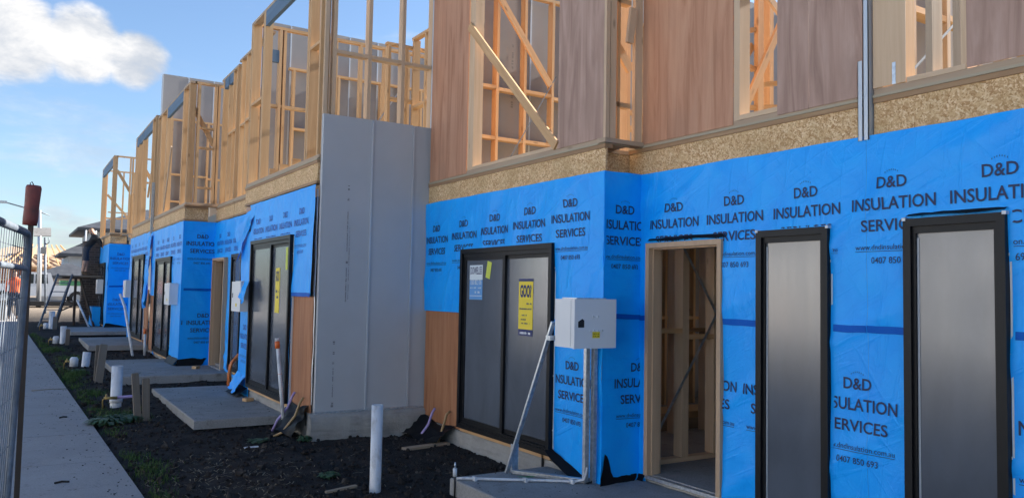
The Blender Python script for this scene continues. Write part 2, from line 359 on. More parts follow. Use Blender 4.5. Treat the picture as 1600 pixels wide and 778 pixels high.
# lettering -----------------------------------------------------------
FONT = {}
def text_geo(s, bold=0.):
    if (s, bold) not in FONT:
        cu = bpy.data.curves.new('lettering', 'FONT'); cu.body = s; cu.size = 1; cu.resolution_u = 3; cu.offset = bold
        o = bpy.data.objects.new('lettering', cu); COL.objects.link(o)
        dg = bpy.context.evaluated_depsgraph_get(); dg.update()
        me = bpy.data.meshes.new_from_object(o.evaluated_get(dg)); 
        v = [(p.co.x, p.co.y) for p in me.vertices]; f = [tuple(q.vertices) for q in me.polygons]
        bpy.data.objects.remove(o); bpy.data.curves.remove(cu); bpy.data.meshes.remove(me)
        FONT[(s, bold)] = (v, f)
    return FONT[(s, bold)]
class Print:
    """flat print laid out in (u right, w up) metres, then mapped on a surface"""
    def __init__(s): s.v = []; s.f = []
    def line(s, text, uc, base, width, cap, bold=.014):
        v, f = text_geo(text, bold)
        xs = [p[0] for p in v]; ys = [p[1] for p in v]; x0, x1 = min(xs), max(xs); h = max(ys)
        vv, _ = text_geo('H', bold); h = max(p[1] for p in vv)
        k = len(s.v); s.v += [(uc+((p[0]-x0)/(x1-x0)-.5)*width, base+p[1]/h*cap) for p in v]; s.f += [tuple(i+k for i in q) for q in f]; return s
    def rect(s, u0, u1, w0, w1):
        k = len(s.v); s.v += [(u0, w0), (u1, w0), (u1, w1), (u0, w1)]; s.f.append((k, k+1, k+2, k+3)); return s
    def poly(s, pts):
        k = len(s.v); s.v += list(pts); s.f.append(tuple(range(k, k+len(pts)))); return s
    def split(s, maxlen):
        bm = bmesh.new(); vs_ = [bm.verts.new((p[0], p[1], 0)) for p in s.v]
        for q in s.f:
            try: bm.faces.new([vs_[i] for i in q])
            except ValueError: pass
        bmesh.ops.triangulate(bm, faces=bm.faces)
        for _ in range(3):
            es = [e for e in bm.edges if e.calc_length() > maxlen]
            if not es: break
            bmesh.ops.subdivide_edges(bm, edges=es, cuts=1); bmesh.ops.triangulate(bm, faces=bm.faces)
        bm.verts.index_update(); s.v = [(v.co.x, v.co.y) for v in bm.verts]; s.f = [tuple(v.index for v in q.verts) for q in bm.faces]; bm.free(); return s
    def build(s, name, mat, parent, fn):
        return obj(name, pydata(name, [fn(u, w) for u, w in s.v], s.f), mat, parent)
def dd_block(faint=False):
    out = []
    if not faint:
        for i in range(7):                               # crown of small dashes over the name
            if i == 0: p = Print()
            a = (i-3)/3; q_ = .250+.014*(1-a*a); p.rect(a*.045-.002, a*.045+.002, q_-.005, q_+.005)
        out.append(p)
    out += [Print().line('D&D', 0, .145, .212, .078), Print().line('INSULATION', 0, 0, .60, .082), Print().line('SERVICES', 0, -.145, .46, .078),
            Print().line('www.dndinsulation.com.au', 0, -.272, .55, .036, .0).rect(-.275, .275, -.285, -.281), Print().line('0407 850 693', 0, -.365, .31, .042, .004)]
    return out

# wrinkled membrane ---------------------------------------------------
def wdisp(a, z, seed):
    q = Vector((a*1.6+seed*7.3, z*1.1, seed*3.1))
    d = noise.noise(q)*.016 + noise.noise(q*2.7)*.008 + .006*noise.noise(Vector((a*5+seed, z*1.3, seed*2)))
    r = noise.noise(Vector((a*1.1+z*.9+seed, z*.5-a*.3, seed+9.)))           # long diagonal folds
    d += .013*math.exp(-(r/.07)**2)
    return d+.026
def breaks(lo, hi, step, extra):
    n = max(1, int(round((hi-lo)/step))); s = {round(lo+(hi-lo)*i/n, 4) for i in range(n+1)}
    ex = [round(e, 4) for e in extra if lo < e < hi]
    s = {t for t in s if all(abs(t-e) > step*.4 for e in ex) or t in (round(lo, 4), round(hi, 4))} | set(ex)
    return sorted(s)
class Membrane:
    def __init__(s, plane, const, seed): s.plane = plane; s.c = const; s.seed = seed
    def pt(s, a, z, off=0.):
        d = wdisp(a, z, s.seed)+off
        return (s.c-d, a, z) if s.plane == 'X' else (a, s.c-d, z)
    def sheet(s, parent, lo, hi, z0, z1, holes=(), step=.045, name='wrap', mat='wrap', topjit=.007, botjit=.02, topfn=None, botfn=None):
        us = breaks(lo, hi, step, [h[0] for h in holes]+[h[1] for h in holes]); zs = breaks(z0, z1, step, [h[2] for h in holes]+[h[3] for h in holes])
        v = []; f = []; idx = {}
        for i, a in enumerate(us):
            for j, z in enumerate(zs):
                zz = z; t = (z-z0)/(z1-z0)
                if j == len(zs)-1: zz += topjit*noise.noise((a*2.3, s.seed, 1.))
                if j == 0: zz += botjit*noise.noise((a*2.9, s.seed, 4.))
                if topfn: zz += topfn(a)*max(0, (t-.75)/.25)
                if botfn: zz += botfn(a)*max(0, (.25-t)/.25)
                e = .0
                idx[i, j] = len(v); v.append(s.pt(a, zz, e))
        for i in range(len(us)-1):
            for j in range(len(zs)-1):
                ac = (us[i]+us[i+1])/2; zc = (zs[j]+zs[j+1])/2
                if any(h[0] < ac < h[1] and h[2] < zc < h[3] for h in holes): continue
                q = (idx[i, j], idx[i+1, j], idx[i+1, j+1], idx[i, j+1])
                f.append(q if s.plane == 'Y' else q[::-1])
        used = sorted({i for q in f for i in q}); mp = {o: n for n, o in enumerate(used)}
        me = pydata(name, [v[i] for i in used], [tuple(mp[i] for i in q) for q in f])
        s.o = obj(name, me, mat, parent, None, True); return s.o
    def print(s, parent, ac, base, faint=False, clip=None):
        """print block centred at ac with the INSULATION baseline at `base`"""
        fn = (lambda u, w: s.pt(ac-u, base+w, .0055)) if s.plane == 'X' else (lambda u, w: s.pt(ac+u, base+w, .0055))
        for p in dd_block(faint):
            p.split(.03)
            if clip:
                sg = -1 if s.plane == 'X' else 1; keep = [q for q in p.f if clip(ac+sg*sum(p.v[i][0] for i in q)/3, base+sum(p.v[i][1] for i in q)/3)]
                used = sorted({i for q in keep for i in q}); mp = {o: n for n, o in enumerate(used)}
                p.v = [p.v[i] for i in used]; p.f = [tuple(mp[i] for i in q) for q in keep]
                if not keep: continue
            p.build('lettering', 'print_faint' if faint else 'print', parent, fn)
    def band(s, parent, lo, hi, zc, h, name='tape', mat='tape', slope=0.):
        n = max(2, int((hi-lo)/.06)); v = []; f = []
        for i in range(n+1):
            a = lo+(hi-lo)*i/n; z = zc+slope*(a-lo)+.006*noise.noise((a*5, s.seed, 2))
            v += [s.pt(a, z-h/2*(1+.25*noise.noise((a*7, 3, s.seed))), .006), s.pt(a, z+h/2, .006)]
            if i: k = 2*i; f.append((k-2, k, k+1, k-1) if s.plane == 'Y' else (k-2, k-1, k+1, k))
        return obj(name, pydata(name, v, f), mat, parent, None, True)

# windows and doors facing the street (-X) ------------------------------
def window(parent, X, y0, y1, z0, z1, panels=1, proud=.07, rev=True, film=True, sill=True):
    """X = plane of the membrane; the aluminium frame stands proud of it"""
    xf = X-proud; xb = X+.05; w = .052; m = MB()
    m.box((xf, xb), (y0, y1), (z0, z0+w)).box((xf, xb), (y0, y1), (z1-w, z1)).box((xf, xb), (y0, y0+w), (z0+w, z1-w)).box((xf, xb), (y1-w, y1), (z0+w, z1-w))
    # inner step of the frame
    s = .022; xi = xf+.022
    st = .045; m.box((xi, xb-.01), (y0+w, y1-w), (z0+w, z0+w+s)).box((xi, xb-.01), (y0+w, y1-w), (z1-w-st, z1-w)).box((xi, xb-.01), (y0+w, y0+w+s), (z0+w+s, z1-w-st)).box((xi, xb-.01), (y1-w-s, y1-w), (z0+w+s, z1-w-st))
    fr = m.build('window', 'alu', parent)
    a, b = y0+w+s, y1-w-s; c, d = z0+w+s, z1-w-st
    if panels == 1:
        box('pane', (xf+.040, xf+.048), (a, b), (c, d), 'pane', fr)
        if film: 
            box('film_edge', (xf+.036, xf+.0385), (b-.016, b-.002), (c+.01, d-.03), 'film_edge', fr)
    else:
        mid = (a+b)/2; sw = .05
        # far sash is in front, near sash behind it
        for (p, q, xo) in ((mid-.03, b, xf+.028), (a, mid+.03, xf+.055)):
            sm = MB(); sm.box((xo, xo+.024), (p, q), (c, c+sw)).box((xo, xo+.024), (p, q), (d-.04, d)).box((xo, xo+.024), (p, p+sw), (c+sw, d-.04)).box((xo, xo+.024), (q-sw*.8, q), (c+sw, d-.04))
            sm.build('sash', 'alu', fr)
            box('pane', (xo+.008, xo+.015), (p+sw, q-sw*.8), (c+sw, d-.04), 'pane', fr)
    if rev:
        box('reveal_strip', (X-proud*.35, X+.02), (y0-.014, y0-.003), (z0+.01, z1-.02), 'white_strip', fr)
    if sill:
        box('sill_timber', (X-.035, X+.05), (y0+.02, y1-.02), (z0-.045, z0-.004), 'pine', parent)
    for k in range(4):
        box('screw_head', (X-.030, X-.020), (y0-.004, y0), (z0+.25+k*(z1-z0-.5)/3-.008, z0+.25+k*(z1-z0-.5)/3+.008), 'white_strip', fr)
    return fr
def doorframe(parent, X, y0, y1, z0, z1, proud=.06, depth=.17, sill=True):
    xf = X-proud; xb = xf+depth; w = .045
    e = MB(); 
    e.box((xf, xb), (y0, y0+w), (z0, z1)).box((xf, xb), (y1-w, y1), (z0, z1)).box((xf, xb), (y0+w, y1-w), (z1-w, z1))
    # rebate stops
    e.box((xf+.05, xb-.03), (y0+w, y0+w+.014), (z0, z1-w)).box((xf+.05, xb-.03), (y1-w-.014, y1-w), (z0, z1-w)).box((xf+.05, xb-.03), (y0+w+.014, y1-w-.014), (z1-w-.014, z1-w))
    fr = e.build('door_frame', 'jamb', parent)
    if sill:
        box('door_sill', (xf+.01, xb+.04), (y0+.01, y1-.01), (z0-.03, z0-.002), 'galv', fr)
    return fr

# timber framing -------------------------------------------------------
SD, SW = .12, .045
def studs_x(parent, x0, ys, z0, z1, mat='pine', w=SW, d=SD):
    """studs of a wall that runs along the street, front face at x0"""
    for y in ys: box('stud', (x0, x0+d), (y-w/2, y+w/2), (z0, z1), mat, parent)
def studs_y(parent, y0, xs, z0, z1, mat='pine', w=SW, d=SD):
    """studs of a wall that runs away from the street, near face at y0"""
    for x in xs: box('stud', (x-w/2, x+w/2), (y0, y0+d), (z0, z1), mat, parent)
def noggins(parent, fixed, along, pts, z, mat='pine', jit=.03):
    for i in range(len(pts)-1):
        a, b = sorted((pts[i], pts[i+1])); a += SW/2+.001; b -= SW/2+.001; zz = z+random.uniform(-jit, jit)
        if along == 'Y': box('noggin', (fixed+.003, fixed+SD-.003), (a, b), (zz-.0225, zz+.0225), mat, parent)
        else: box('noggin', (a, b), (fixed+.003, fixed+SD-.003), (zz-.0225, zz+.0225), mat, parent)
def frange(a, b, s):
    n = max(1, int(round((b-a)/s))); return [a+(b-a)*i/n for i in range(n+1)]
def rim(parent, plane, c, lo, hi, zt, mat='osb', deck=True, h=.31):
    """rim joist: two flanges with a strand-board web, yellow floor sheet above"""
    def bx(n, off, dep, z0, z1, m):
        if plane == 'X': return box(n, (c+off, c+off+dep), (lo, hi), (z0, z1), m, parent)
        return box(n, (lo, hi), (c+off, c+off+dep), (z0, z1), m, parent)
    bx('rim_flange', -.006, .09, zt-h, zt-h+.036, 'flange'); bx('rim_board', .004, .022, zt-h+.037, zt-.058, mat); bx('rim_flange', -.006, .09, zt-.057, zt-.021, 'flange')
    if deck: bx('deck_edge', -.012, .30, zt-.020, zt-.001, 'deck')
def bottom_plate(parent, plane, c, lo, hi, z, mat='pine_weathered', t=.042):
    if plane == 'X': box('bottom_plate', (c-.002, c+SD), (lo, hi), (z+.001, z+t), mat, parent)
    else: box('bottom_plate', (lo, hi), (c-.002, c+SD), (z+.001, z+t), mat, parent)

def party_wall(label, Y, x0, x1, z0, z1, group='grey panel party walls between the townhouses', joints0=None):
    t = thing('party_wall', label, 'wall', (x0, Y, zg(Y)), group)
    x = x0 if joints0 is None else joints0; first = x0; edges = [x0]
    while x < x1-.1:
        x += .6
        edges.append(min(x, x1))
    for a, b in zip(edges[:-1], edges[1:]):
        if b-a < .05: continue
        box('panel', (a+.012, b-.012), (Y, Y+.075), (z0, z1), 'wallboard_shaded', t)
    for e in edges: box('joint_strip', (e-.0115, e+.0115), (Y-.008, Y+.08), (z0, z1-.02), 'joint_steel', t)
    return t

# ================================================================== SETTING
def structure(o): o['kind'] = 'structure'; return o
def path_edge(y): return 1.285-.0335*y
# ground: fine near the houses, coarse far away
def ground_z(x, y):
    z = zg(y)
    if -2 < y < 34:
        e = path_edge(y)
        if x < e+.06:
            z -= .03
        else:
            q = Vector((x, y, 0)); k = min(1, (x-e-.06)/.3)
            z += k*(noise.noise(q*.7)*.035+noise.noise(q*2.6)*.022+noise.noise(q*8)*.020+noise.noise(q*23)*.010)
            z += .03*math.exp(-((x-2.3)/.5)**2) if 6.5 < y < 9.2 else 0
    return z
xs = [-900, -300, -100, -40, -15, -6, -3, -1.5, -.5, 0, .4]+[.5+.05*i for i in range(0, 97)]+[5.6, 7, 10, 16, 30, 100, 300, 900]
ys = [-900, -300, -100, -40, -15, -5, -2, 0, 2]+[3+.05*i for i in range(0, 200)]+[13+.12*i for i in range(0, 140)]+[30+i*.8 for i in range(20)]+[47, 52, 60, 80, 120, 200, 400, 900, 1800]
v = [(x, y, ground_z(x, y)) for y in ys for x in xs]; W = len(xs)
f = [(j*W+i, j*W+i+1, (j+1)*W+i+1, (j+1)*W+i) for j in range(len(ys)-1) for i in range(W-1)]
ground = structure(obj('ground', pydata('ground', v, f), 'soil', None, None, True))
# footpath of cast slabs
fp = structure(bpy.data.objects.new('footpath', None)); attach(fp, None, Matrix.Translation((.3, 9, zg(9))))
y = -3.3
while y < 42:
    a, b = y+.006, y+1.555-.006; mb = MB(); k = 0
    pts = [(path_edge(a)-1.62, a), (path_edge(a), a), (path_edge(b), b), (path_edge(b)-1.62, b)]
    top = [(px, py, zg(py)+.02+random.uniform(-.001, .001)) for px, py in pts]
    mb.poly_prism([(p[0], p[1], p[2]-.10) for p in top], (0, 0, .10)); mb.build('path_slab', 'path', fp); y += 1.555
# nature strip, kerb and the street this footpath follows
def strip(name, x0, x1, dz, mat):
    yy = [-60, -5]+[float(i) for i in range(0, 45, 5)]+[45]
    return structure(obj(name, pydata(name, [(x+path_edge(y), y, zg(y)+dz) for y in yy for x in (x0, x1)], [(2*i, 2*i+1, 2*i+3, 2*i+2) for i in range(len(yy)-1)]), mat))
strip('verge', -3.9, -1.62, .012, 'verge'); strip('street', -11.5, -4.05, -.10, 'street')
mbk = MB()
for i in range(20): 
    y0_ = -50+i*5; a_, b_ = path_edge(y0_)-4.05, path_edge(y0_+5)-4.05; k = len(mbk.v)
    mbk.v += [(a_, y0_, zg(y0_)-.15), (a_+.15, y0_, zg(y0_)-.15), (a_+.15, y0_, zg(y0_)+.03), (a_+.02, y0_, zg(y0_)+.03), (b_, y0_+5, zg(y0_+5)-.15), (b_+.15, y0_+5, zg(y0_+5)-.15), (b_+.15, y0_+5, zg(y0_+5)+.03), (b_+.02, y0_+5, zg(y0_+5)+.03)]
    mbk.f += [tuple(q+k for q in f_) for f_ in BF]
structure(mbk.build('kerb', 'path'))
# road far behind
road = structure(obj('road', pydata('road', [(-60, 45.2, .775), (60, 45.2, .775), (60, 52, .775), (-60, 52, .775)], [(0, 1, 2, 3)]), 'asphalt'))

# ------------------------------------------------------------------ party walls
PW = {}
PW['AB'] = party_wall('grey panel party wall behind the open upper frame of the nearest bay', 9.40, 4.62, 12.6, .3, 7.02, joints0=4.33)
blade = thing('blade_wall', 'tall smooth grey panel blade wall on a rough concrete footing', 'wall', (3.85, 9.4, 0))
for i, (a, b) in enumerate(((3.128, 3.762), (3.776, 4.326), (4.350, 4.60))):
    box('panel', (a, b), (9.40, 9.475), (.372, 4.0+(.004 if i == 1 else 0)), 'wallboard', blade)
for a in (3.769, 4.338): box('joint_strip', (a-.0095, a+.0095), (9.385, 9.474), (.372, 3.985), 'joint_steel', blade)
box('base_channel', (3.125, 4.60), (9.388, 9.48), (.350, .3715), 'galv', blade)
# rough footing under it
mb = MB(); n = 26; pts = []
for i in range(n+1):
    x = 3.06+(4.62-3.06)*i/n
    pts.append((x, 9.36-.03*noise.noise((x*4, 1, 2))-.02, .349))
for i in range(n):
    a, b = pts[i], pts[i+1]; k = len(mb.v); zs = (-.25, .0, .10, .2, .30, .349)
    for j, z in enumerate(zs):
        for p in (a, b): mb.v.append((p[0], 9.33+.035*noise.noise((p[0]*5, z*6, 3))+(.03 if z > .3 else -.02*(1-z)), z))
    for j in range(len(zs)-1): mb.f.append((k+2*j, k+2*j+1, k+2*j+3, k+2*j+2))
    mb.v += [(a[0], 9.48, .349), (b[0], 9.48, .349)]; mb.f.append((k+10, k+11, k+13, k+12))
mb.box((3.08, 4.6), (9.42, 9.6), (-.2, .348))
mb.build('footing', 'footing', blade, True)
def dashes(p, u0, u1, w0, h, seed, dens=.8):
    """a line of print too small to read: short strokes"""
    rg = random.Random(seed); u = u0
    while u < u1:
        l = rg.uniform(.25, .9)*h
        if rg.random() < dens: p.rect(u, min(u+l, u1), w0, w0+h*rg.uniform(.7, 1))
        u += l+.22*h
    return p
def stamp(parent, x, z0, y, runs, h=.02):
    """vertical factory stamp on a panel face; runs = (start, length, height factor)"""
    p = Print()
    for i, (a, l, k) in enumerate(runs): dashes(p, a, a+l, -h*k/2, h*k, int(x*100)+i)
    return p.build('stamped_print', 'stamp_ink', parent, lambda u, w: (x-w, y-.003, z0+u))
stamp(blade, 3.47, 1.70, 9.40, ((0, .42, 1), (.47, .08, 2.2), (.62, .5, .8), (1.22, .06, 1.8), (1.38, .06, 1.8)), .016); stamp(blade, 3.50, 1.72, 9.40, ((0, .9, .7),), .012)
stamp(blade, 3.34, .42, 9.40, ((0, .06, 2), (.12, .35, .9), (.52, .05, 1.6), (.62, .05, 1.8), (.76, .05, 1.8)), .016)
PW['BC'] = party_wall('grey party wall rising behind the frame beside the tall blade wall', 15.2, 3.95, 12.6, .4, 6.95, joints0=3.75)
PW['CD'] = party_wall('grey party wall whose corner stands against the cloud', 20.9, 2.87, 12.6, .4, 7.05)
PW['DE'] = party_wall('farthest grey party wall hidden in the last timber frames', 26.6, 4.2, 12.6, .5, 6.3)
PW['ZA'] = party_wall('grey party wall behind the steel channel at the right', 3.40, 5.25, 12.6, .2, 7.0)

def shell(parent, xf, y0, y1, zf, zd, x1=12.5):
    """floor slab, upper floor deck and rear wall that close a townhouse"""
    box('floor_slab', (xf+.02, x1), (y0+.02, y1-.02), (zf-.30, zf), 'concrete', parent)
    box('floor_deck', (xf+.32, x1), (y0+.02, y1-.02), (zd-.26, zd-.002), 'deck', parent)
    ym = y0+(y1-y0)*.62  # centre of a rear gap, added out of view to let light inside
    box('rear_wall', (x1-.1, x1), (y0+.05, ym-.5), (zf+.001, zd-.27), 'ply_orange', parent); box('rear_wall', (x1-.1, x1), (ym+.5, y1-.05), (zf+.001, zd-.27), 'ply_orange', parent); box('rear_lintel', (x1-.1, x1), (ym-.499, ym+.499), (zf+2.3, zd-.271), 'ply_orange', parent)
    ys = frange(y0+.2, y1-.2, .9)
    studs_x(parent, x1-.1, ys, zd+.045, zd+2.65); box('top_plate', (x1-.1, x1-.01), (y0+.15, y1-.15), (zd+2.651, zd+2.695), 'pine', parent)
    box('bottom_plate', (x1-.1, x1-.01), (y0+.15, y1-.15), (zd, zd+.044), 'pine', parent)

LATE = []
# ================================================================== TOWNHOUSE A (bay with sliding window, doorway, narrow window)
A = thing('townhouse', 'nearest townhouse frame with blue wrapped bay, open doorway and plywood upper storey', 'house', (5.0, 6.4, .15), 'townhouses under construction in the row')
XB, XW, YR = 4.566, 5.008, 5.70
shell(A, 5.0, 3.4, 9.4, .22, 3.26)
# concrete footing showing under the bay window
def footing(parent, x, y0, y1, z1, z0=-.3, depth=.35):
    n = max(3, int((y1-y0)/.07)); mb = MB(); zs = [z0, z1-.22, z1-.15, z1-.08, z1-.02, z1]
    for i in range(n+1):
        yy = y0+(y1-y0)*i/n
        for j, z in enumerate(zs): mb.v.append((x-.008*(5-j)-.012*noise.noise((yy*5, z*7, 5)), yy, z))
        mb.v.append((x+depth, yy, z1))
    m = len(zs)+1
    for i in range(n):
        for j in range(m-1): mb.f.append((i*m+j, (i+1)*m+j, (i+1)*m+j+1, i*m+j+1))
    mb.f.append(tuple(range(m))[::-1]); mb.f.append(tuple(n*m+j for j in range(m)))
    return mb.build('footing', 'footing', parent, False)
footing(A, XB-.01, 5.75, 9.36, .205); footing(A, XW+.0, 3.4, 5.70, .18)
WAF = Membrane('X', XB, 1.); WAR = Membrane('Y', YR, 2.); WAW = Membrane('X', XW, 3.)
AWIN = (6.44, 8.34, .262, 2.352)
wf = WAF.sheet(A, YR-.030, 9.385, .12, 2.985, holes=[(AWIN[0], AWIN[1], .0, AWIN[3]-.02), (8.30, 9.40, .0, 1.60)], botfn=lambda a: .10*max(0, (a-5.9)/.5))
for yc in (9.05, 8.34, 7.626, 6.911, 6.19): WAF.print(wf, yc, 2.462+.026*(9.05-yc)/.71*.8, clip=lambda a, z: a < 9.37 and not (AWIN[0]-.01 < a < AWIN[1]+.01 and z < AWIN[3]+.03))
for yc in (6.12, 6.80): WAF.print(wf, yc, .985, clip=lambda a, z: a < AWIN[0]-.035 and a > YR)
wr = WAR.sheet(A, XB-.030, XW, .10, 2.985, botfn=lambda a: .05*(a-XB))
WAR.print(wr, 4.785, 2.455, clip=lambda a, z: XB+.002 < a < XW-.004); WAR.print(wr, 4.98, 1.0, clip=lambda a, z: XB < a < XW-.004)
WAR.band(wr, XB+.05, XW-.01, 1.655, .045, slope=-.03)
ADOOR = (4.645, 5.572, .215, 2.330); AW1 = (3.625, 4.275, .16, 2.372)
ww = WAW.sheet(A, 3.335, YR, .10, 2.985, holes=[(ADOOR[0], ADOOR[1], 0, ADOOR[3]), (AW1[0]+.01, AW1[1]-.01, 0, AW1[3]-.02)])
def clipA(a, z): return 3.333 < a < YR-.005 and not (ADOOR[0]-.003 < a < ADOOR[1]+.003 and z < ADOOR[3]+.01) and not (AW1[0]-.03 < a < AW1[1]+.005 and z < AW1[3]+.01)
for yc in (5.229, 4.531, 3.835): WAW.print(ww, yc, 2.458, clip=clipA)
for yc in (4.80, 4.12, 3.415): WAW.print(ww, yc, 1.083, clip=clipA)
WAW.band(ww, 4.285, 4.64, 1.645, .05); WAW.band(ww, 3.34, 3.60, 1.645, .05); WAW.band(ww, 5.58, 5.70, 1.64, .045)
# ply beside the window, membrane skirting in black plastic
box('plywood_sheet', (XB-.004, XB+.012), (8.36, 9.37), (.215, 1.61), 'ply_orange', A)
fa = window(A, XB, *AWIN, panels=2, proud=.075)
aw1 = window(A, XW, *AW1, proud=.065, sill=False)
ad = doorframe(A, XW, *ADOOR)
def black_skirt(parent, pts_top, pts_bot):
    n = len(pts_top); v = []; f = []
    for i, (a, b) in enumerate(zip(pts_top, pts_bot)):
        a = Vector(a); b = Vector(b)
        for k in range(5):
            p = a.lerp(b, k/4)+Vector((-.012*noise.noise((i*.7, k*.8, 1)), -.012*noise.noise((i*.9, k*.7, 5)), 0)); v.append(tuple(p))
    for i in range(n-1):
        for k in range(4): f.append((i*5+k, i*5+k+1, (i+1)*5+k+1, (i+1)*5+k))
    return obj('damp_course_sheet', pydata('damp_course_sheet', v, f), 'black_plastic', parent, None, True)
# curled sheet under the bay corner, skirt along the return and along the wall
black_skirt(A, [(XB-.03, y, .18+.16*max(0, (y-5.95)/.5)) for y in frange(5.72, 6.46, .08)], [(XB-.14+.05*(y-5.7), y, .155+.16*max(0, (y-5.9)/.55)**2) for y in frange(5.72, 6.46, .08)])
black_skirt(A, [(x, YR-.035, .20+.03*(x-XB)) for x in frange(XB-.02, XW-.05, .05)], [(x, YR-.06, .152) for x in frange(XB-.06, XW-.05, .05)])
black_skirt(A, [(XB+.0, YR-.045, .42), (XB+.02, YR-.05, .40), (XB+.045, YR-.04, .36)], [(XB-.09, YR-.09, .152), (XB+.0, YR-.08, .152), (XB+.10, YR-.07, .152)])
black_skirt(A, [(XW-.02, y, .20) for y in frange(3.40, 4.64, .08)], [(XW-.06, y, .152) for y in frange(3.40, 4.64, .08)])
black_skirt(A, [(XW-.02, y, .24) for y in frange(5.58, 5.69, .05)], [(XW-.06, y, .152) for y in frange(5.58, 5.69, .05)])
box('damp_course_tail', (XB-.035, XB-.030), (6.575, 6.61), (.05, .27), 'black_plastic', A)
LATE.append(lambda: flap(A, [(XB-.02, 8.48, .24), (XB-.02, 9.33, .27), (XB-.34, 9.30, .05), (XB-.30, 8.45, .06)], 'damp_course_sheet', 'black_plastic', 9, .06, 21))
# head flashing folded out over the openings
black_skirt(A, [(XW-.006, y, 2.40) for y in frange(4.62, 5.55, .1)], [(XW-.055, y, 2.340+.012*abs(sin(y*6))) for y in frange(4.62, 5.55, .1)])
for yy in (AW1[0]-.02, AW1[1]-.03): box('corner_clip', (XW-.068, XW-.02), (yy+.01, yy+.035), (AW1[3]-.014, AW1[3]+.006), 'joint_steel', aw1)
# bay stickers on the glass: pane face sits just behind the sash
px = XB-.075+.036
def sticker(parent, x, yc, zc, w, h, mat, name='sticker', rot=0):
    c, s = cos(rot), sin(rot); q = [(-w/2, -h/2), (w/2, -h/2), (w/2, h/2), (-w/2, h/2)]
    m = MB().poly_prism([(x, yc-(u*c-k*s), zc+(u*s+k*c)) for u, k in q], (-.0015, 0, 0)); return m.build(name, mat, parent)
s1 = sticker(fa, px-.002, 8.00, 2.075, .30, .17, 'paper_white'); s2 = sticker(fa, px-.002, 8.00, 1.875, .30, .225, 'paper_blue')
Print().line('DOWELL', -.02, 0, .22, .085, .012).rect(.085, .135, .0, .012).rect(.085, .135, .024, .036).rect(.085, .135, .048, .06).rect(.085, .135, .072, .085).build('lettering', 'navy', s1, lambda u, w: (px-.005, 8.00-u, 2.055+w))
dashes(dashes(Print(), -.13, .13, -.01, .018, 3), -.02, .13, -.065, .03, 4).line('1300 802 106', 0, .035, .26, .06, .006).rect(-.14, .14, -.098, -.09).build('lettering', 'paper_white', s2, lambda u, w: (px-.005, 8.00-u, 1.90+w))
sticker(fa, px-.002, 7.715, 2.10, .095, .19, 'lime', rot=-.22)
px2 = XB-.075+.063
g1 = sticker(fa, px2-.002, 6.98, 1.72, .27, .50, 'yellow'); sticker(fa, px2-.0021, 6.98, 1.985, .27, .028, 'navy'); sticker(fa, px2-.0021, 6.98, 1.435, .27, .065, 'navy')
_p = Print().line('GOO?', 0, .06, .215, .125, .045)
for _i, (_a, _b, _w, _h) in enumerate(((.02, .11, -.02, .02), (-.115, .115, -.075, .018), (-.07, .03, -.14, .016), (-.1, .02, -.185, .016), (-.1, .1, -.225, .016))): dashes(_p, _a, _b, _w, _h, 20+_i)
_p.build('lettering', 'navy', g1, lambda u, w: (px2-.0055, 6.98-u, 1.75+w))
dashes(Print(), -.1, .1, 0, .026, 9).build('lettering', 'white', g1, lambda u, w: (px2-.0060, 6.98-u, 1.42+w))
# ---- upper storey
ZD = 3.262
rim(A, 'X', XB, YR+.002, 9.385, ZD); bottom_plate(A, 'X', XB, YR, 9.37, ZD, 'pine_weathered')
rim(A, 'Y', YR+.20, XB+.10, XW+.30, ZD, deck=False); rim(A, 'X', XW, 3.345, YR+.19, ZD)
box('stud', (XW+.012, XW+.10), (3.26, 3.42), (.22, 2.94), 'pine', A)  # unseen post added behind the wrap seam to block a sunlight leak
bottom_plate(A, 'X', XW, 3.42, YR-.002, ZD, 'pine_weathered')
Z0, Z1 = ZD+.043, 5.96
box('plywood_sheet', (XB-.010, XB-.003), (8.36, 9.34), (ZD+.012, Z1), 'ply_red', A)
box('plywood_sheet', (XB-.010, XB-.003), (YR+.03, 6.455), (ZD+.035, Z1), 'ply_grey', A)
studs_x(A, XB, (9.31, 8.86, 8.40, 6.43, 6.08, 5.75), Z0, Z1)
box('stud', (XB-.004, XB+SD), (8.215, 8.345), (Z0, Z1), 'pine_pale', A)
box('sill_plate', (XB-.006, XB+SD), (6.46, 8.21), (Z0, Z0+.035), 'pine_pale', A)
box('lintel', (XB, XB+SD), (6.46, 8.21), (5.55, 5.80), 'lvl', A); box('top_plate', (XB, XB+SD), (YR, 9.36), (Z1+.001, Z1+.045), 'pine', A)
beam('brace_board', (XB-.018, 8.33, 5.07), (XB-.018, 6.47, 3.33), .10, .022, 'pine', A, side=(0, 1, 1))
# party-wall frame inside, studs standing clear of the grey panels
px_ = [4.76, 5.07, 5.49, 5.94, 6.41, 6.86, 7.31, 7.76, 8.2]
studs_y(A, 9.22, px_, Z0, 6.02, w=.04); noggins(A, 9.22, 'X', px_, 4.66); noggins(A, 9.22, 'X', px_, 3.98)
box('top_plate', (4.7, 8.3), (9.22, 9.31), (6.021, 6.064), 'pine', A)
beam('brace', (5.45, 9.13, 5.86), (6.30, 9.13, 4.78), .09, .035, 'pine', A, side=(1, 0, 1)); beam('strap_brace', (5.55, 9.20, 3.45), (6.45, 9.20, 4.95), .014, .002, 'fence', A, side=(1, 0, 1))
stamp(PW['AB'], 5.21, 4.75, 9.40, ((0, .09, 1.6), (.2, .5, 1), (.78, .3, .8)), .035); stamp(PW['AB'], 5.83, 4.45, 9.40, ((0, .3, 1.2), (.36, .1, 2), (.55, .35, 1)), .032)
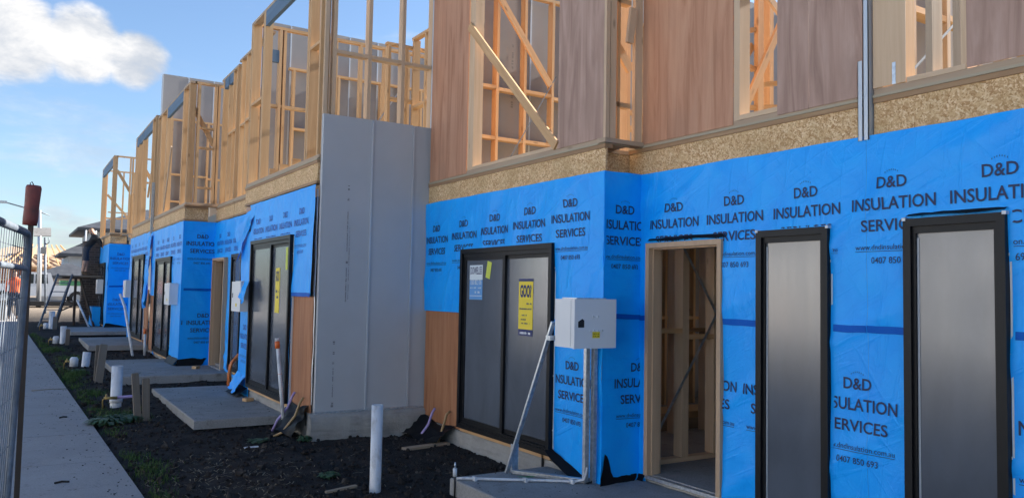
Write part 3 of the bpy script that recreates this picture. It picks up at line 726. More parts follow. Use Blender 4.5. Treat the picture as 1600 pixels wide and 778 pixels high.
# return frame
box('bottom_plate', (XB-.03, XW+.02), (YR-.03, YR+.09), (ZD-.012, ZD+.030), 'pine_weathered', A)
box('stud', (XB-.008, XB+.036), (YR-.004, YR+.086), (ZD+.031, Z1), 'pine_pale', A); box('stud', (XB+.045, XB+.115), (YR-.002, YR+.088), (ZD+.031, Z1), 'pine_pale', A)
box('stud', (XW-.10, XW-.008), (YR-.004, YR+.04), (ZD+.031, Z1), 'pine_pale', A)
box('stud', (4.735, 4.77), (YR+.05, YR+.14), (ZD+.031, Z1), 'pine', A)
for z in (3.62, 4.62): box('noggin', (4.69, 4.90), (YR+.05, YR+.13), (z, z+.045), 'pine', A)
beam('brace', (4.66, YR+.15, 4.42), (4.98, YR+.15, 4.02), .09, .035, 'pine', A, side=(1, 0, 1))
beam('nailed_block', (4.86, YR-.025, 4.56), (4.815, YR-.025, 4.22), .075, .035, 'pine_pale', A, side=(1, 0, 0))
box('top_plate', (XB+.1, XW), (YR, YR+.09), (Z1+.001, Z1+.045), 'pine', A)
# front above the doorway
box('plywood_sheet', (XW-.010, XW-.003), (4.565, 5.348), (ZD+.012, Z1), 'ply_red', A); box('plywood_sheet', (XW-.009, XW-.002), (5.351, YR-.012), (ZD+.014, Z1), 'ply_red', A); box('plywood_sheet', (XW-.010, XW-.003), (3.822, 4.112), (ZD+.012, Z1), 'ply_grey', A); box('plywood_sheet', (XW-.009, XW-.002), (3.375, 3.819), (ZD+.014, Z1), 'ply_grey', A)
studs_x(A, XW, (5.45, 5.0, 4.08, 3.75, 3.42), Z0, Z1); box('stud', (XW-.004, XW+SD), (4.50, 4.562), (Z0, Z1), 'pine_pale', A)
box('sill_plate', (XW-.006, XW+SD), (4.114, 4.498), (Z0, Z0+.04), 'pine_pale', A); box('top_plate', (XW, XW+SD), (3.40, YR), (Z1+.001, Z1+.045), 'pine', A)
# stair-well framing seen through the slot
sx = [5.60, 6.05, 6.50, 6.95, 7.4, 7.85]
studs_y(A, 6.6, sx, Z0, 5.95); noggins(A, 6.6, 'X', sx, 4.35, jit=.12); noggins(A, 6.6, 'X', sx, 3.75, jit=.10); box('top_plate', (5.55, 7.9), (6.6, 6.69), (5.951, 5.995), 'pine', A)
beam('brace', (5.75, 6.50, 3.35), (6.85, 6.50, 4.75), .10, .04, 'pine', A, side=(1, 0, 1)); beam('brace', (5.45, 6.35, 3.75), (6.15, 6.35, 4.35), .09, .04, 'pine', A, side=(1, 0, 1))
beam('brace', (6.10, 6.45, 4.95), (6.75, 6.45, 4.45), .09, .04, 'pine', A, side=(1, 0, 1))
sy = frange(4.1, 6.4, .46); studs_x(A, 8.0, sy, Z0, 5.95); noggins(A, 8.0, 'Y', sy, 4.5, jit=.1); noggins(A, 8.0, 'Y', sy, 3.9, jit=.1); box('top_plate', (8.0, 8.09), (4.0, 6.5), (5.951, 5.995), 'pine', A)
studs_y(A, 5.27, (5.965, 6.55), Z0, 5.95, w=.045, d=.07); studs_y(A, 5.27, (6.165,), Z0, 5.95, w=.085, d=.05); studs_y(A, 5.60, (6.72,), Z0, 5.95, w=.06)
for xa, xb, za, zb in ((5.70, 6.11, 4.37, 4.50), (5.70, 5.94, 4.53, 4.58), (6.21, 6.52, 3.96, 4.03), (5.70, 6.11, 4.15, 4.10), (5.99, 6.52, 3.70, 3.78)): beam('noggin', (xa, 5.31, za), (xb, 5.31, zb), .045, .05, 'pine', A, side=(0, 0, 1))
beam('brace', (5.76, 5.225, 3.45), (6.50, 5.225, 4.76), .075, .035, 'pine', A, side=(1, 0, -.6)); beam('brace', (5.72, 5.36, 3.80), (6.14, 5.36, 4.36), .07, .035, 'pine', A, side=(1, 0, -.7)); beam('brace', (6.05, 5.22, 4.93), (6.50, 5.22, 4.62), .07, .035, 'pine_pale', A, side=(0, 0, 1))
# ground floor frame seen through the doorway
gx = [5.28, 5.695, 6.13, 6.58, 7.03, 7.48, 7.93]; box('bottom_plate', (5.2, 8.0), (5.80, 5.89), (.221, .265), 'pine_pale', A)
studs_y(A, 5.80, gx, .266, 2.90, 'pine_pale', w=.085); noggins(A, 5.80, 'X', gx, 1.50, 'pine', jit=.06); box('top_plate', (5.1, 8.0), (5.80, 5.89), (2.901, 2.945), 'pine', A)
for a, b in (((5.3, .5), (6.9, 2.8)), ((5.35, 2.75), (6.95, .5))): beam('strap_brace', (a[0], 5.79, a[1]), (b[0], 5.79, b[1]), .03, .002, 'galv', A, side=(1, 0, 1))
beam('brace', (6.2, 5.76, 2.75), (6.85, 5.76, 1.95), .09, .035, 'pine_pale', A, side=(1, 0, 1)); gx3 = frange(6.2, 9.8, .55); studs_y(A, 7.0, gx3, .222, 2.90, 'pine_pale'); noggins(A, 7.0, 'X', gx3, 1.45, 'pine')
gx2 = frange(5.4, 9.5, .6); studs_y(A, 8.9, gx2, .222, 2.90, 'pine'); noggins(A, 8.9, 'X', gx2, 1.5, 'pine')
box('timber_stack', (6.0, 9.2), (7.2, 7.8), (.222, .34), 'pine_weathered', A); box('timber_stack', (6.3, 9.0), (7.25, 7.7), (.341, .42), 'pine', A)

# steel channel at the boundary
ch = thing('steel_channel', 'grey steel channel running up between two plywood bays', 'steel post', (5.0, 3.33, 2.97))
MB().box((XW-.045, XW-.038), (3.306, 3.346), (2.955, 6.9)).box((XW-.045, XW+.03), (3.306, 3.311), (2.955, 6.9)).box((XW-.045, XW+.03), (3.341, 3.346), (2.955, 6.9)).build('channel', 'joint_steel', ch)
MB().box((XW-.040, XW-.034), (3.358, 3.392), (2.955, 3.52)).box((XW-.040, XW+.02), (3.387, 3.392), (2.955, 3.52)).build('channel', 'joint_steel', ch)

# ================================================================== TOWNHOUSE Z (right edge of the picture)
Zt = thing('townhouse', 'townhouse frame at right edge, wide black framed window in blue wrap', 'house', (5.0, 1.5, .15), 'townhouses under construction in the row')
shell(Zt, 5.0, -2.4, 3.38, .22, 3.26)
footing(Zt, XW, -2.4, 3.32, .18)
ZW = (2.412, 3.048, .10, 2.383)
wz = WAW.sheet(Zt, .2, 3.334, .10, 2.985, holes=[(ZW[0]+.01, ZW[1]-.01, 0, ZW[3]-.02)])
clipZ = lambda a, z: a < 3.333 and not (ZW[0]-.03 < a < ZW[1]+.005 and z < ZW[3]+.01)
# the block that straddles the boundary belongs to the sheet on the right, its left tail to the other
for yc in (3.141, 2.45, 1.75): WAW.print(wz, yc, 2.462, clip=clipZ)
WAW.print(ww, 3.141, 2.462, clip=lambda a, z: clipA(a, z))
for yc in (3.415, 2.10): WAW.print(wz, yc, 1.083, clip=clipZ)
WAW.band(wz, 3.06, 3.334, 1.647, .05); WAW.band(wz, 1.5, 2.38, 1.655, .05)
zw = window(Zt, XW, *ZW, proud=.07, sill=False)
black_skirt(Zt, [(XW-.006, y, 2.435) for y in frange(2.41, 3.03, .08)], [(XW-.065, y, 2.391+.010*abs(sin(y*6))) for y in frange(2.41, 3.03, .08)])
for yy in (ZW[0]-.02, ZW[1]-.03): box('corner_clip', (XW-.073, XW-.02), (yy+.01, yy+.035), (ZW[3]-.014, ZW[3]+.006), 'joint_steel', zw)
black_skirt(Zt, [(XW-.02, y, .20) for y in frange(2.0, 3.3, .1)], [(XW-.06, y, .152) for y in frange(2.0, 3.3, .1)])
rim(Zt, 'X', XW, .2, 3.295, ZD+.004); bottom_plate(Zt, 'X', XW, .2, 3.29, ZD+.004, 'pine_weathered')
box('plywood_sheet', (XW-.010, XW-.003), (3.055, 3.292), (ZD+.05, Z1), 'pine_pale', Zt); box('plywood_sheet', (XW-.010, XW-.003), (1.4, 2.652), (ZD+.05, Z1), 'ply_grey', Zt)
studs_x(Zt, XW, (3.25, 3.09), Z0+.005, Z1); studs_x(Zt, XW+.002, (2.90, 2.72, 2.2), Z0+.005, Z1, 'pine_weathered'); box('stud', (XW-.002, XW+SD), (2.655, 2.69), (Z0, Z1), 'pine_pale', Zt)
box('sill_plate', (XW-.006, XW+SD), (2.66, 3.05), (Z0+.001, Z0+.035), 'pine_pale', Zt)
box('tie_plate', (XW-.0125, XW-.0105), (3.125, 3.15), (ZD+.05, ZD+.20), 'galv', Zt)
zx = frange(5.35, 8.0, .45); studs_y(Zt, 3.20, zx, Z0, 5.95, 'pine_weathered'); noggins(Zt, 3.20, 'X', zx, 3.95, 'pine')
beam('strap_brace', (5.25, 3.16, 3.45), (6.3, 3.16, 4.3), .02, .002, 'fence', Zt, side=(1, 0, 1))

# ================================================================== TOWNHOUSE B
B = thing('townhouse', 'townhouse frame past the blade wall, two-panel window and peeling blue wrap', 'house', (3.1, 11.3, .2), 'townhouses under construction in the row')
XBB = 3.10; ZB = 3.46
shell(B, 3.4, 9.5, 15.18, .32, ZB)
box('floor_slab', (3.12, 3.415), (9.5, 13.05), (.0, .32), 'concrete', B)
footing(B, XBB-.0, 9.50, 13.05, .30)
BWIN = (10.30, 12.36, .362, 2.555); WB = Membrane('X', XBB, 4.)
wb = WB.sheet(B, 9.47, 13.07, .19, 3.13, holes=[(BWIN[0]+.01, BWIN[1]-.01, 0, BWIN[3]-.02), (9.4, 10.29, 0, 1.765), (12.62, 13.1, 2.72, 3.2)], step=.07)
clipB = lambda a, z: 9.48 < a < 13.05 and not (BWIN[0]-.03 < a < BWIN[1]+.01 and z < BWIN[3]+.02) and not (a > 12.5 and z > 2.7)
for yc in (12.1, 11.4, 10.7, 10.0): WB.print(wb, yc, 2.66, True, clip=clipB)
WB.print(wb, 12.72, 1.05, True, clip=clipB)
WB.band(wb, 9.48, 10.28, 1.775, .05)
box('plywood_sheet', (XBB-.004, XBB+.012), (9.49, 10.285), (.30, 1.765), 'ply_orange', B)
box('plywood_sheet', (XBB+.020, XBB+.034), (12.3, 13.08), (2.6, 3.13), 'ply_grey', B)
bw = window(B, XBB, *BWIN, panels=2, proud=.075)
pxb = XBB-.075+.063
gb = sticker(bw, pxb-.002, 11.02, 1.82, .20, .62, 'yellow'); dashes(dashes(Print().line('GOO?', 0, .1, .15, .14, .03), -.07, .07, -.06, .035, 5), -.06, .06, -.14, .035, 6).build('lettering', 'navy', gb, lambda u, w: (pxb-.0055, 11.02-u, 1.85+w))
sticker(bw, pxb-.002, 10.62, 2.25, .09, .30, 'lime')
# silver foil edge against the blade wall
mb = MB(); pp = []
for i in range(22):
    z = .45+i*.125; pp.append((3.108+.012*noise.noise((z*3, 1, 1)), 9.455, z))
for i in range(21):
    k = len(mb.v); a, b = pp[i], pp[i+1]; mb.v += [a, b, (b[0]-.004, b[1]+.05+.03*noise.noise((b[2]*4, 2, 2)), b[2]), (a[0]-.004, a[1]+.05+.03*noise.noise((a[2]*4, 2, 2)), a[2])]; mb.f.append((k, k+1, k+2, k+3))
mb.build('foil_edge', 'foil', B)
LATE.append(lambda: flap(B, [(XBB-.02, 9.50, .44), (XBB-.02, 10.25, .42), (XBB-.27, 10.2, .09), (XBB-.25, 9.47, .10)], 'damp_course_sheet', 'black_plastic', 9, .06, 23))
black_skirt(B, [(XBB-.02, y, .34) for y in frange(12.4, 13.08, .1)], [(XBB-.22, y-.1, .225) for y in frange(12.4, 13.08, .1)])
def flap(parent, pts, name='loose_wrap', mat='wrap', n=8, amp=.05, seed=1):
    """crumpled hanging sheet spanned by four corners"""
    a, b, c, d = [Vector(p) for p in pts]; v = []; f = []
    nr = (b-a).cross(d-a).normalized()
    for i in range(n+1):
        for j in range(n+1):
            s, t = i/n, j/n; p = a.lerp(b, s).lerp(d.lerp(c, s), t)
            p += nr*amp*(noise.noise((s*3+seed, t*4, seed))+.6*sin(s*7+seed)*t)+Vector((0, 0, -.04*sin(pi*s)*(1-t))); v.append(tuple(p))
    for i in range(n):
        for j in range(n): k = i*(n+1)+j; f.append((k, k+1, k+n+2, k+n+1))
    return obj(name, pydata(name, v, f), mat, parent, None, True)
flap(B, [(3.07, 12.25, 3.08), (3.06, 12.66, 2.75), (3.0, 13.12, 2.22), (3.0, 13.16, 2.95)], seed=3)
flap(B, [(2.98, 12.38, 2.0), (2.98, 12.14, 1.98), (2.90, 12.2, 1.60), (2.90, 12.42, 1.70)], amp=.03, seed=5)
flap(B, [(3.08, 12.45, .55), (3.08, 13.06, .55), (2.95, 13.1, .26), (2.88, 12.5, .24)], amp=.04, seed=7)
# upper storey of B
rim(B, 'X', XBB, 9.50, 13.10, ZB); bottom_plate(B, 'X', XBB, 9.47, 13.08, ZB, 'pine_weathered'); ZBT = 6.10
z0 = ZB+.043
studs_x(B, XBB, (13.05, 12.98, 12.30, 12.25, 10.05, 9.98, 9.56), z0, ZBT); studs_x(B, XBB, (11.72, 11.2, 10.6), z0, 3.60, 'pine')
for y in (12.68,): box('noggin', (XBB+.003, XBB+.087), (12.325, 12.955), (4.76, 4.80), 'pine', B)
box('lintel', (XBB+.002, XBB+.06), (10.08, 12.22), (5.87, ZBT), 'lvl', B); box('top_plate', (XBB, XBB+SD), (9.5, 13.08), (ZBT+.001, ZBT+.045), 'pine_weathered', B)
box('noggin', (XBB+.003, XBB+.087), (9.585, 9.955), (4.92, 4.96), 'pine', B)
# side frame above the blade wall
bx_ = [3.165, 3.27, 3.735, 4.20, 4.63]; studs_y(B, 9.485, bx_, 3.51, 6.1, 'pine_pale', w=.047)
noggins(B, 9.485, 'X', bx_[1:], 4.83, 'pine_pale', jit=.004); box('top_plate', (3.14, 4.66), (9.485, 9.575), (6.101, 6.145), 'pine_pale', B)
box('bottom_plate', (3.195, 4.66), (9.485, 9.575), (ZB+.043, 3.509), 'pine', B)
# far side frame and inner rooms
fx = [3.22, 3.30, 3.55, 3.62, 4.05, 4.5, 4.95, 5.4, 5.85, 6.3]; studs_y(B, 12.96, fx, z0+.002, ZBT); noggins(B, 12.96, 'X', fx, 4.80)
box('lintel', (3.40, 3.53), (12.962, 13.02), (5.55, 5.75), 'lvl', B); box('top_plate', (3.2, 6.35), (12.96, 13.05), (ZBT+.001, ZBT+.045), 'pine', B)
for X_, ya, yb in ((5.3, 9.8, 11.6), (6.2, 10.4, 12.9)):
    yy = frange(ya, yb, .45); studs_x(B, X_, yy, z0, 5.9); noggins(B, X_, 'Y', yy, 4.8); box('top_plate', (X_, X_+.09), (ya-.05, yb+.05), (5.901, 5.945), 'pine', B)
ix = [4.4, 4.85, 5.3, 5.75, 6.2, 6.65, 7.1, 7.55]; studs_y(B, 15.06, ix, z0, 6.05); noggins(B, 15.06, 'X', ix, 4.9); box('top_plate', (4.3, 7.6), (15.06, 15.15), (6.051, 6.095), 'pine', B)
kx = [4.9, 5.2, 5.65, 6.1]; studs_y(B, 11.6, kx, z0, 5.75); noggins(B, 11.6, 'X', kx, 4.9); box('top_plate', (4.85, 6.15), (11.6, 11.69), (5.751, 5.795), 'pine', B)
beam('strap_brace', (4.5, 12.94, 3.6), (5.8, 12.94, 5.6), .025, .002, 'galv', B, side=(1, 0, 1))
# B/C recess wall (its half)
WR = Membrane('X', 3.40, 5.)
RW = (14.22, 14.98, .36, 2.45)
wrb = WR.sheet(B, 13.06, 15.2, .25, 3.13, holes=[(RW[0]+.01, RW[1]-.01, .3, RW[3]-.02)], step=.07)
window(B, 3.40, *RW, proud=.07)
clipR = lambda a, z: 13.1 < a < 16.6 and not (RW[0]-.03 < a < RW[1]+.01 and z < RW[3]+.02) and not (15.2 < a < 16.6 and z < 2.45)
for yc in (14.0, 14.7): WR.print(wrb, yc, 2.66, True, clip=clipR)
footing(B, 3.40, 13.05, 15.2, .26)
rim(B, 'X', 3.40, 13.11, 15.19, ZB); bottom_plate(B, 'X', 3.40, 13.10, 15.19, ZB)
ry = [14.30, 14.62, 15.0]; studs_x(B, 3.40, ry, z0, 6.06); noggins(B, 3.40, 'Y', ry, 4.85); box('top_plate', (3.40, 3.49), (13.1, 15.19), (6.061, 6.105), 'pine_weathered', B)

# ================================================================== TOWNHOUSE C
Ct = thing('townhouse', 'middle townhouse frame with empty timber doorway beside a projecting blue bay', 'house', (2.8, 18.5, .3), 'townhouses under construction in the row')
XC, YC, XCR, ZC = 2.80, 16.65, 3.40, 3.46
shell(Ct, 3.4, 15.28, 20.88, .36, ZC); box('floor_slab', (2.82, 3.415), (16.67, 20.88), (.0, .36), 'concrete', Ct)
footing(Ct, XC, 16.7, 20.88, .31); footing(Ct, XCR, 15.2, 16.65, .31)
CW = (17.75, 19.85, .37, 2.47); WCF = Membrane('X', XC, 6.); WCR = Membrane('Y', YC, 7.)
wcf = WCF.sheet(Ct, YC-.030, 20.86, .24, 3.14, holes=[(CW[0]+.01, CW[1]-.01, 0, CW[3]-.02), (20.1, 20.9, 0, 1.62)], step=.08)
box('plywood_sheet', (XC-.004, XC+.012), (20.1, 20.84), (.32, 1.62), 'ply_orange', Ct)
wcr = WCR.sheet(Ct, XC-.030, XCR, .22, 3.14, step=.07)
WCR.print(wcr, 3.14, 2.66, clip=lambda a, z: XC < a < XCR-.01); WCR.print(wcr, 3.20, 1.10, clip=lambda a, z: XC < a < XCR-.01); WCR.print(wcr, 2.52, 1.10, clip=lambda a, z: XC < a < XCR-.01)
for yc in (17.0, 17.7, 18.4, 19.1, 19.8): WCF.print(wcf, yc, 2.66, True, clip=lambda a, z: a > YC and not (CW[0]-.02 < a < CW[1]+.01 and z < CW[3]+.02))
WCR.band(wcr, XC+.02, XCR-.01, 1.79, .05)
wcw = WR.sheet(Ct, 15.2, YC, .25, 3.13, holes=[(15.42, 16.42, .2, 2.40)], step=.07)
for yc in (15.4, 16.1): WR.print(wcw, yc, 2.66, True, clip=clipR)
window(Ct, XC, *CW, panels=2, proud=.07)
doorframe(Ct, XCR, 15.40, 16.44, .32, 2.41, proud=.10, depth=.21)
black_skirt(Ct, [(x, YC-.03, .46-.1*abs(x-3.1)) for x in frange(XC-.04, XCR-.1, .1)], [(x, YC-.07, .305) for x in frange(XC-.08, XCR-.1, .1)])
black_skirt(Ct, [(XC-.03, y, .44) for y in frange(16.66, 17.7, .1)], [(XC-.12, y, .31) for y in frange(16.66, 17.7, .1)])
flap(Ct, [(3.37, 15.05, .9), (3.37, 15.36, .9), (3.34, 15.38, .36), (3.31, 15.02, .36)], amp=.03, seed=11)
rim(Ct, 'X', XC, YC+.12, 20.86, ZC+.01); bottom_plate(Ct, 'X', XC, YC-.02, 20.86, ZC+.01, 'pine_weathered')
rim(Ct, 'Y', YC+.08, XC, XCR-.16, ZC, deck=False); box('rim_flange', (XC-.02, XCR), (YC-.02, YC+.10), (ZC-.018, ZC+.009), 'flange', Ct)
rim(Ct, 'X', XCR, 15.21, YC+.1, ZC); bottom_plate(Ct, 'X', XCR, 15.21, YC-.03, ZC)
bottom_plate(Ct, 'Y', YC, XC+.095, XCR, ZC+.01, 'pine_weathered')
z0 = ZC+.053; ZT = 5.90
studs_x(Ct, XC, (16.70, 16.78, 17.40, 17.33, 19.45, 19.52, 20.25, 20.32, 20.8), z0, ZT, 'pine')
box('lintel', (XC, XC+.06), (17.43, 19.42), (5.68, ZT), 'lvl', Ct); box('top_plate', (XC, XC+SD), (YC, 20.85), (ZT+.001, ZT+.045), 'pine_weathered', Ct)
studs_y(Ct, YC, (2.98, 3.30, 3.36), z0, ZT, 'pine'); box('top_plate', (XC+.091, XCR+.09), (YC, YC+.09), (ZT+.001, ZT+.045), 'pine', Ct)
beam('brace', (2.88, YC+.1, 5.45), (3.30, YC+.1, 4.70), .09, .035, 'pine', Ct, side=(1, 0, 1))
for z in (4.60, 3.80, 5.0): box('noggin', (3.005, 3.275), (YC+.01, YC+.08), (z, z+.042), 'pine', Ct)
ry = [15.33, 15.62, 15.98, 16.5]; studs_x(Ct, XCR, ry, ZC+.043, 6.0); studs_x(Ct, XCR, (16.44,), ZC+.043, 6.0); noggins(Ct, XCR, 'Y', ry[:3], 4.85); box('lintel', (XCR, XCR+.06), (15.66, 16.38), (5.80, 6.0), 'lvl', Ct)
box('top_plate', (XCR, XCR+SD), (15.22, YC-.003), (6.001, 6.045), 'pine_weathered', Ct)
cx = [3.1, 3.5, 3.95, 4.4, 4.85, 5.3]; studs_y(Ct, 20.70, cx, z0, 5.9); noggins(Ct, 20.70, 'X', cx, 4.55); noggins(Ct, 20.70, 'X', cx, 3.9); box('top_plate', (3.05, 5.4), (20.70, 20.79), (5.901, 5.945), 'pine', Ct)
beam('brace_board', (XC-.012, 18.6, 4.9), (XC-.012, 19.35, 3.55), .09, .02, 'pine_weathered', Ct, side=(0, 1, 1))
for X_, ya, yb in ((4.2, 16.9, 18.7), (5.4, 16.0, 20.4)):
    yy = frange(ya, yb, .45); studs_x(Ct, X_, yy, z0, 5.8); noggins(Ct, X_, 'Y', yy, 4.7); box('top_plate', (X_, X_+.09), (ya-.05, yb+.05), (5.801, 5.845), 'pine', Ct)
# loose strip of wrap and pipe at the C/D boundary
flap(Ct, [(2.74, 20.62, 3.10), (2.74, 20.98, 3.08), (2.66, 20.92, 1.30), (2.66, 20.70, 1.45)], amp=.06, seed=13, n=10)
dp = thing('steel_channel', 'grey steel channel above the loose blue strip between two far bays', 'steel post', (2.75, 20.9, 3.0))
MB().box((2.735, 2.742), (20.86, 20.93), (3.05, 4.35)).box((2.735, 2.79), (20.86, 20.866), (3.05, 4.35)).box((2.735, 2.79), (20.924, 20.93), (3.05, 4.35)).build('channel', 'galv', dp)

# ================================================================== TOWNHOUSE D
D = thing('townhouse', 'narrow far townhouse frame directly left of the loose blue strip', 'house', (2.77, 22.8, .4), 'townhouses under construction in the row')
XD, ZDd = 2.77, 3.47
shell(D, 3.2, 20.98, 26.58, .45, ZDd); box('floor_slab', (2.79, 3.215), (20.98, 24.7), (.0, .45), 'concrete', D)
footing(D, XD, 20.95, 24.7, .40); DW = (21.62, 23.85, .50, 2.635); WD = Membrane('X', XD, 8.)
wd = WD.sheet(D, 20.92, 24.7, .30, 3.16, holes=[(DW[0]+.01, DW[1]-.01, 0, DW[3]-.02), (20.9, 21.6, 0, 1.75)], step=.09)
for yc in (21.4, 22.1, 22.8, 23.5, 24.2): WD.print(wd, yc, 2.74, True, clip=lambda a, z: a > 20.95 and not (DW[0]-.02 < a < DW[1]+.01 and z < DW[3]+.02))
box('plywood_sheet', (XD-.004, XD+.012), (20.94, 21.6), (.42, 1.75), 'ply_orange', D); window(D, XD, *DW, panels=2, proud=.07)
rim(D, 'X', XD, 20.95, 24.72, ZDd+.01); bottom_plate(D, 'X', XD, 20.95, 24.72, ZDd+.01); z0 = ZDd+.053; ZT = 5.98
studs_x(D, XD, (21.0, 21.45, 21.52, 23.2, 23.3, 24.0, 24.62, 24.7), z0, ZT); box('lintel', (XD, XD+.06), (21.55, 24.5), (5.75, ZT), 'lvl', D); box('top_plate', (XD, XD+SD), (20.95, 24.74), (ZT+.001, ZT+.045), 'pine_weathered', D)
dx = [2.95, 3.3, 3.6, 4.0, 4.5, 5.0]; studs_y(D, 24.6, dx, z0, ZT); noggins(D, 24.6, 'X', dx, 4.8); beam('brace', (2.9, 24.5, 5.3), (3.5, 24.5, 4.3), .09, .04, 'pine', D, side=(1, 0, 1))
dy = frange(21.4, 24.4, .5); studs_x(D, 4.3, dy, z0, 5.8); noggins(D, 4.3, 'Y', dy, 4.7); beam('brace', (2.9, 22.0, 5.2), (2.9, 22.9, 4.2), .09, .04, 'pine', D, side=(0, 1, 1))
beam('brace', (2.9, 22.3, 4.6), (2.9, 21.8, 3.6), .09, .03, 'pine', D, side=(0, 1, 1))

# ================================================================== TOWNHOUSE E
Et = thing('townhouse', 'last townhouse frame in the row, open box of posts above a blue bay', 'house', (2.55, 30, .5), 'townhouses under construction in the row')
XE, YE, XER, ZE = 2.55, 28.35, 3.17, 3.48
shell(Et, 3.2, 26.68, 32.3, .50, ZE); box('floor_slab', (2.57, 3.215), (28.37, 32.3), (.0, .50), 'concrete', Et)
footing(Et, XE, 28.4, 32.3, .47); EW = (29.15, 31.6, .55, 2.58); WE = Membrane('X', XE, 9.); WER = Membrane('Y', YE, 10.)
we = WE.sheet(Et, YE-.030, 32.25, .42, 3.17, holes=[(EW[0]+.01, EW[1]-.01, 0, EW[3]-.02)], step=.1); wer = WER.sheet(Et, XE-.030, XER, .42, 3.17, step=.08)
WER.print(wer, 2.87, 2.66, True, clip=lambda a, z: XE < a < XER); WER.print(wer, 2.80, 1.20, True, clip=lambda a, z: XE < a < XER); WER.band(wer, XE+.02, XER-.01, 1.80, .05, slope=.05)
wew = Membrane('X', XER, 11.).sheet(Et, 24.75, YE, .42, 3.17, step=.1)
window(Et, XE, *EW, panels=2, proud=.07)
black_skirt(Et, [(x, YE-.03, .64-.2*abs(x-XE)) for x in frange(XE-.04, XER, .1)], [(x, YE-.08, .50) for x in frange(XE-.08, XER, .1)])
rim(Et, 'X', XE, YE+.1, 32.3, ZE+.01); rim(Et, 'Y', YE+.05, XE, XER-.14, ZE, deck=False); bottom_plate(Et, 'X', XE, YE-.02, 32.3, ZE+.01); bottom_plate(Et, 'Y', YE, XE+.095, XER, ZE+.01)
rim(Et, 'X', XER, 24.8, YE, ZE); z0 = ZE+.053; ZT = 5.98
studs_x(Et, XE, (28.40, 28.50, 28.62, 32.15, 32.25), z0, ZT); box('lintel', (XE, XE+.06), (28.66, 32.1), (5.72, ZT), 'lvl', Et); box('top_plate', (XE, XE+SD), (YE, 32.28), (ZT+.001, ZT+.045), 'pine_weathered', Et)
studs_y(Et, YE, (3.05, 3.12), z0, ZT); box('top_plate', (XE+.091, 6.0), (YE, YE+.09), (ZT+.001, ZT+.045), 'pine', Et)
beam('brace', (2.66, YE+.05, 5.55), (3.05, YE+.05, 4.9), .09, .035, 'pine', Et, side=(1, 0, 1)); beam('brace', (2.70, 31.9, 5.1), (3.5, 31.9, 4.2), .08, .035, 'pine', Et, side=(1, 0, 1))
ex = [2.7, 3.25, 3.6, 4.0]; studs_y(Et, 32.2, ex, z0, ZT); noggins(Et, 32.2, 'X', ex, 4.3); box('top_plate', (2.6, 6.0), (32.2, 32.29), (ZT+.001, ZT+.045), 'pine', Et)
ey = [29.6, 30.0, 30.4, 30.9]; studs_x(Et, 3.35, ey, z0, 5.0); box('top_plate', (3.35, 3.44), (29.5, 31.0), (5.001, 5.045), 'pine', Et); box('noggin', (2.6, 3.3), (30.1, 30.15), (4.3, 4.34), 'pine', Et)

for fn_ in LATE: fn_()
# ================================================================== PORCH SLABS
def slab(label, x, y, z, t=.11):
    mb = MB(); n = 14; b = .012
    def ring(inset, zz): return [(x[0]+inset, y[0]+inset, zz), (x[1], y[0]+inset, zz), (x[1], y[1]-inset, zz), (x[0]+inset, y[1]-inset, zz)]
    r = [ring(0, z-t), ring(0, z-b), ring(b*.4, z-b*.35), ring(b, z)]
    for q in r: mb.v += q
    for i in range(3):
        for j in range(4): mb.f.append((i*4+j, i*4+(j+1) % 4, (i+1)*4+(j+1) % 4, (i+1)*4+j))
    mb.f += [(3, 2, 1, 0), (12, 13, 14, 15)]
    o = mb.build('porch_slab', 'concrete'); return tag(o, label, 'slab', 'concrete porch slabs in front of the townhouses')
SA = slab('grey concrete porch slab in front of the open doorway, conduit lying on it', (3.46, 5.02), (2.0, 6.52), .152, .15)
slab('concrete porch slab with sharp near corner left of the thin white pipe', (1.95, 3.12), (10.40, 13.95), .205)
slab('concrete porch slab at the foot of the timber doorway beside the projecting bay', (1.62, 3.42), (14.95, 18.4), .302, .14)
slab('smaller concrete porch slab behind the leaning timber stake', (1.53, 2.79), (20.9, 24.2), .432, .12)
slab('farthest concrete porch slab at the foot of the last blue bay', (1.42, 3.18), (25.7, 28.6), .505, .1)
# sprayed mark on the near slab
p = Print()
for i in range(14):
    a = random.uniform(-.10, .10); b = random.uniform(-.03, .03)+a*.2; l = random.uniform(.03, .09); h = random.uniform(.006, .014); p.rect(a, a+l, b, b+h)
p.build('spray_mark', 'green_spray', SA, lambda u, w: (4.10+u*.7+w*.4, 6.22-u*.5+w, .1545))

# ================================================================== METER BOX ON STAND
S = thing('meter_box_stand', 'grey meter box on braced galvanised stand in front of the near bay', 'meter box', (4.3, 5.7, .152))
x0, x1, y0, y1, z0, z1 = 4.045, 4.485, 5.43, 5.725, 1.39, 1.805
bxm = MB(); bxm.box((x0, x1), (y0+.02, y1), (z0, z1)); bx = bxm.build('box_body', 'enamel', S)
dr = box('box_door', (x0-.008, x1+.006), (y0, y0+.0195), (z0-.004, z1+.004), 'enamel', bx)
box('side_seam', (x0-.003, x0), (y0+.06, y0+.066), (z0+.01, z1-.01), 'joint_steel', bx)
box('top_hood', (x0+.06, x1-.06), (y0+.06, y1-.02), (z1+.001, z1+.012), 'galv', bx)
Print().poly([(.03, .175), (.095, .175), (.095, .235), (.075, .25), (.03, .225)]).build('lock', 'black', dr, lambda u, w: (x0+u, y0-.002, z0+w))
box('warning_label', (x0+.185, x0+.265), (y0-.003, y0-.001), (z0+.085, z0+.138), 'yellow', dr)
dashes(dashes(Print(), .195, .255, .115, .010, 3), .195, .255, .097, .008, 4).build('label_print', 'black', dr, lambda u, w: (x0+u, y0-.0042, z0+w))
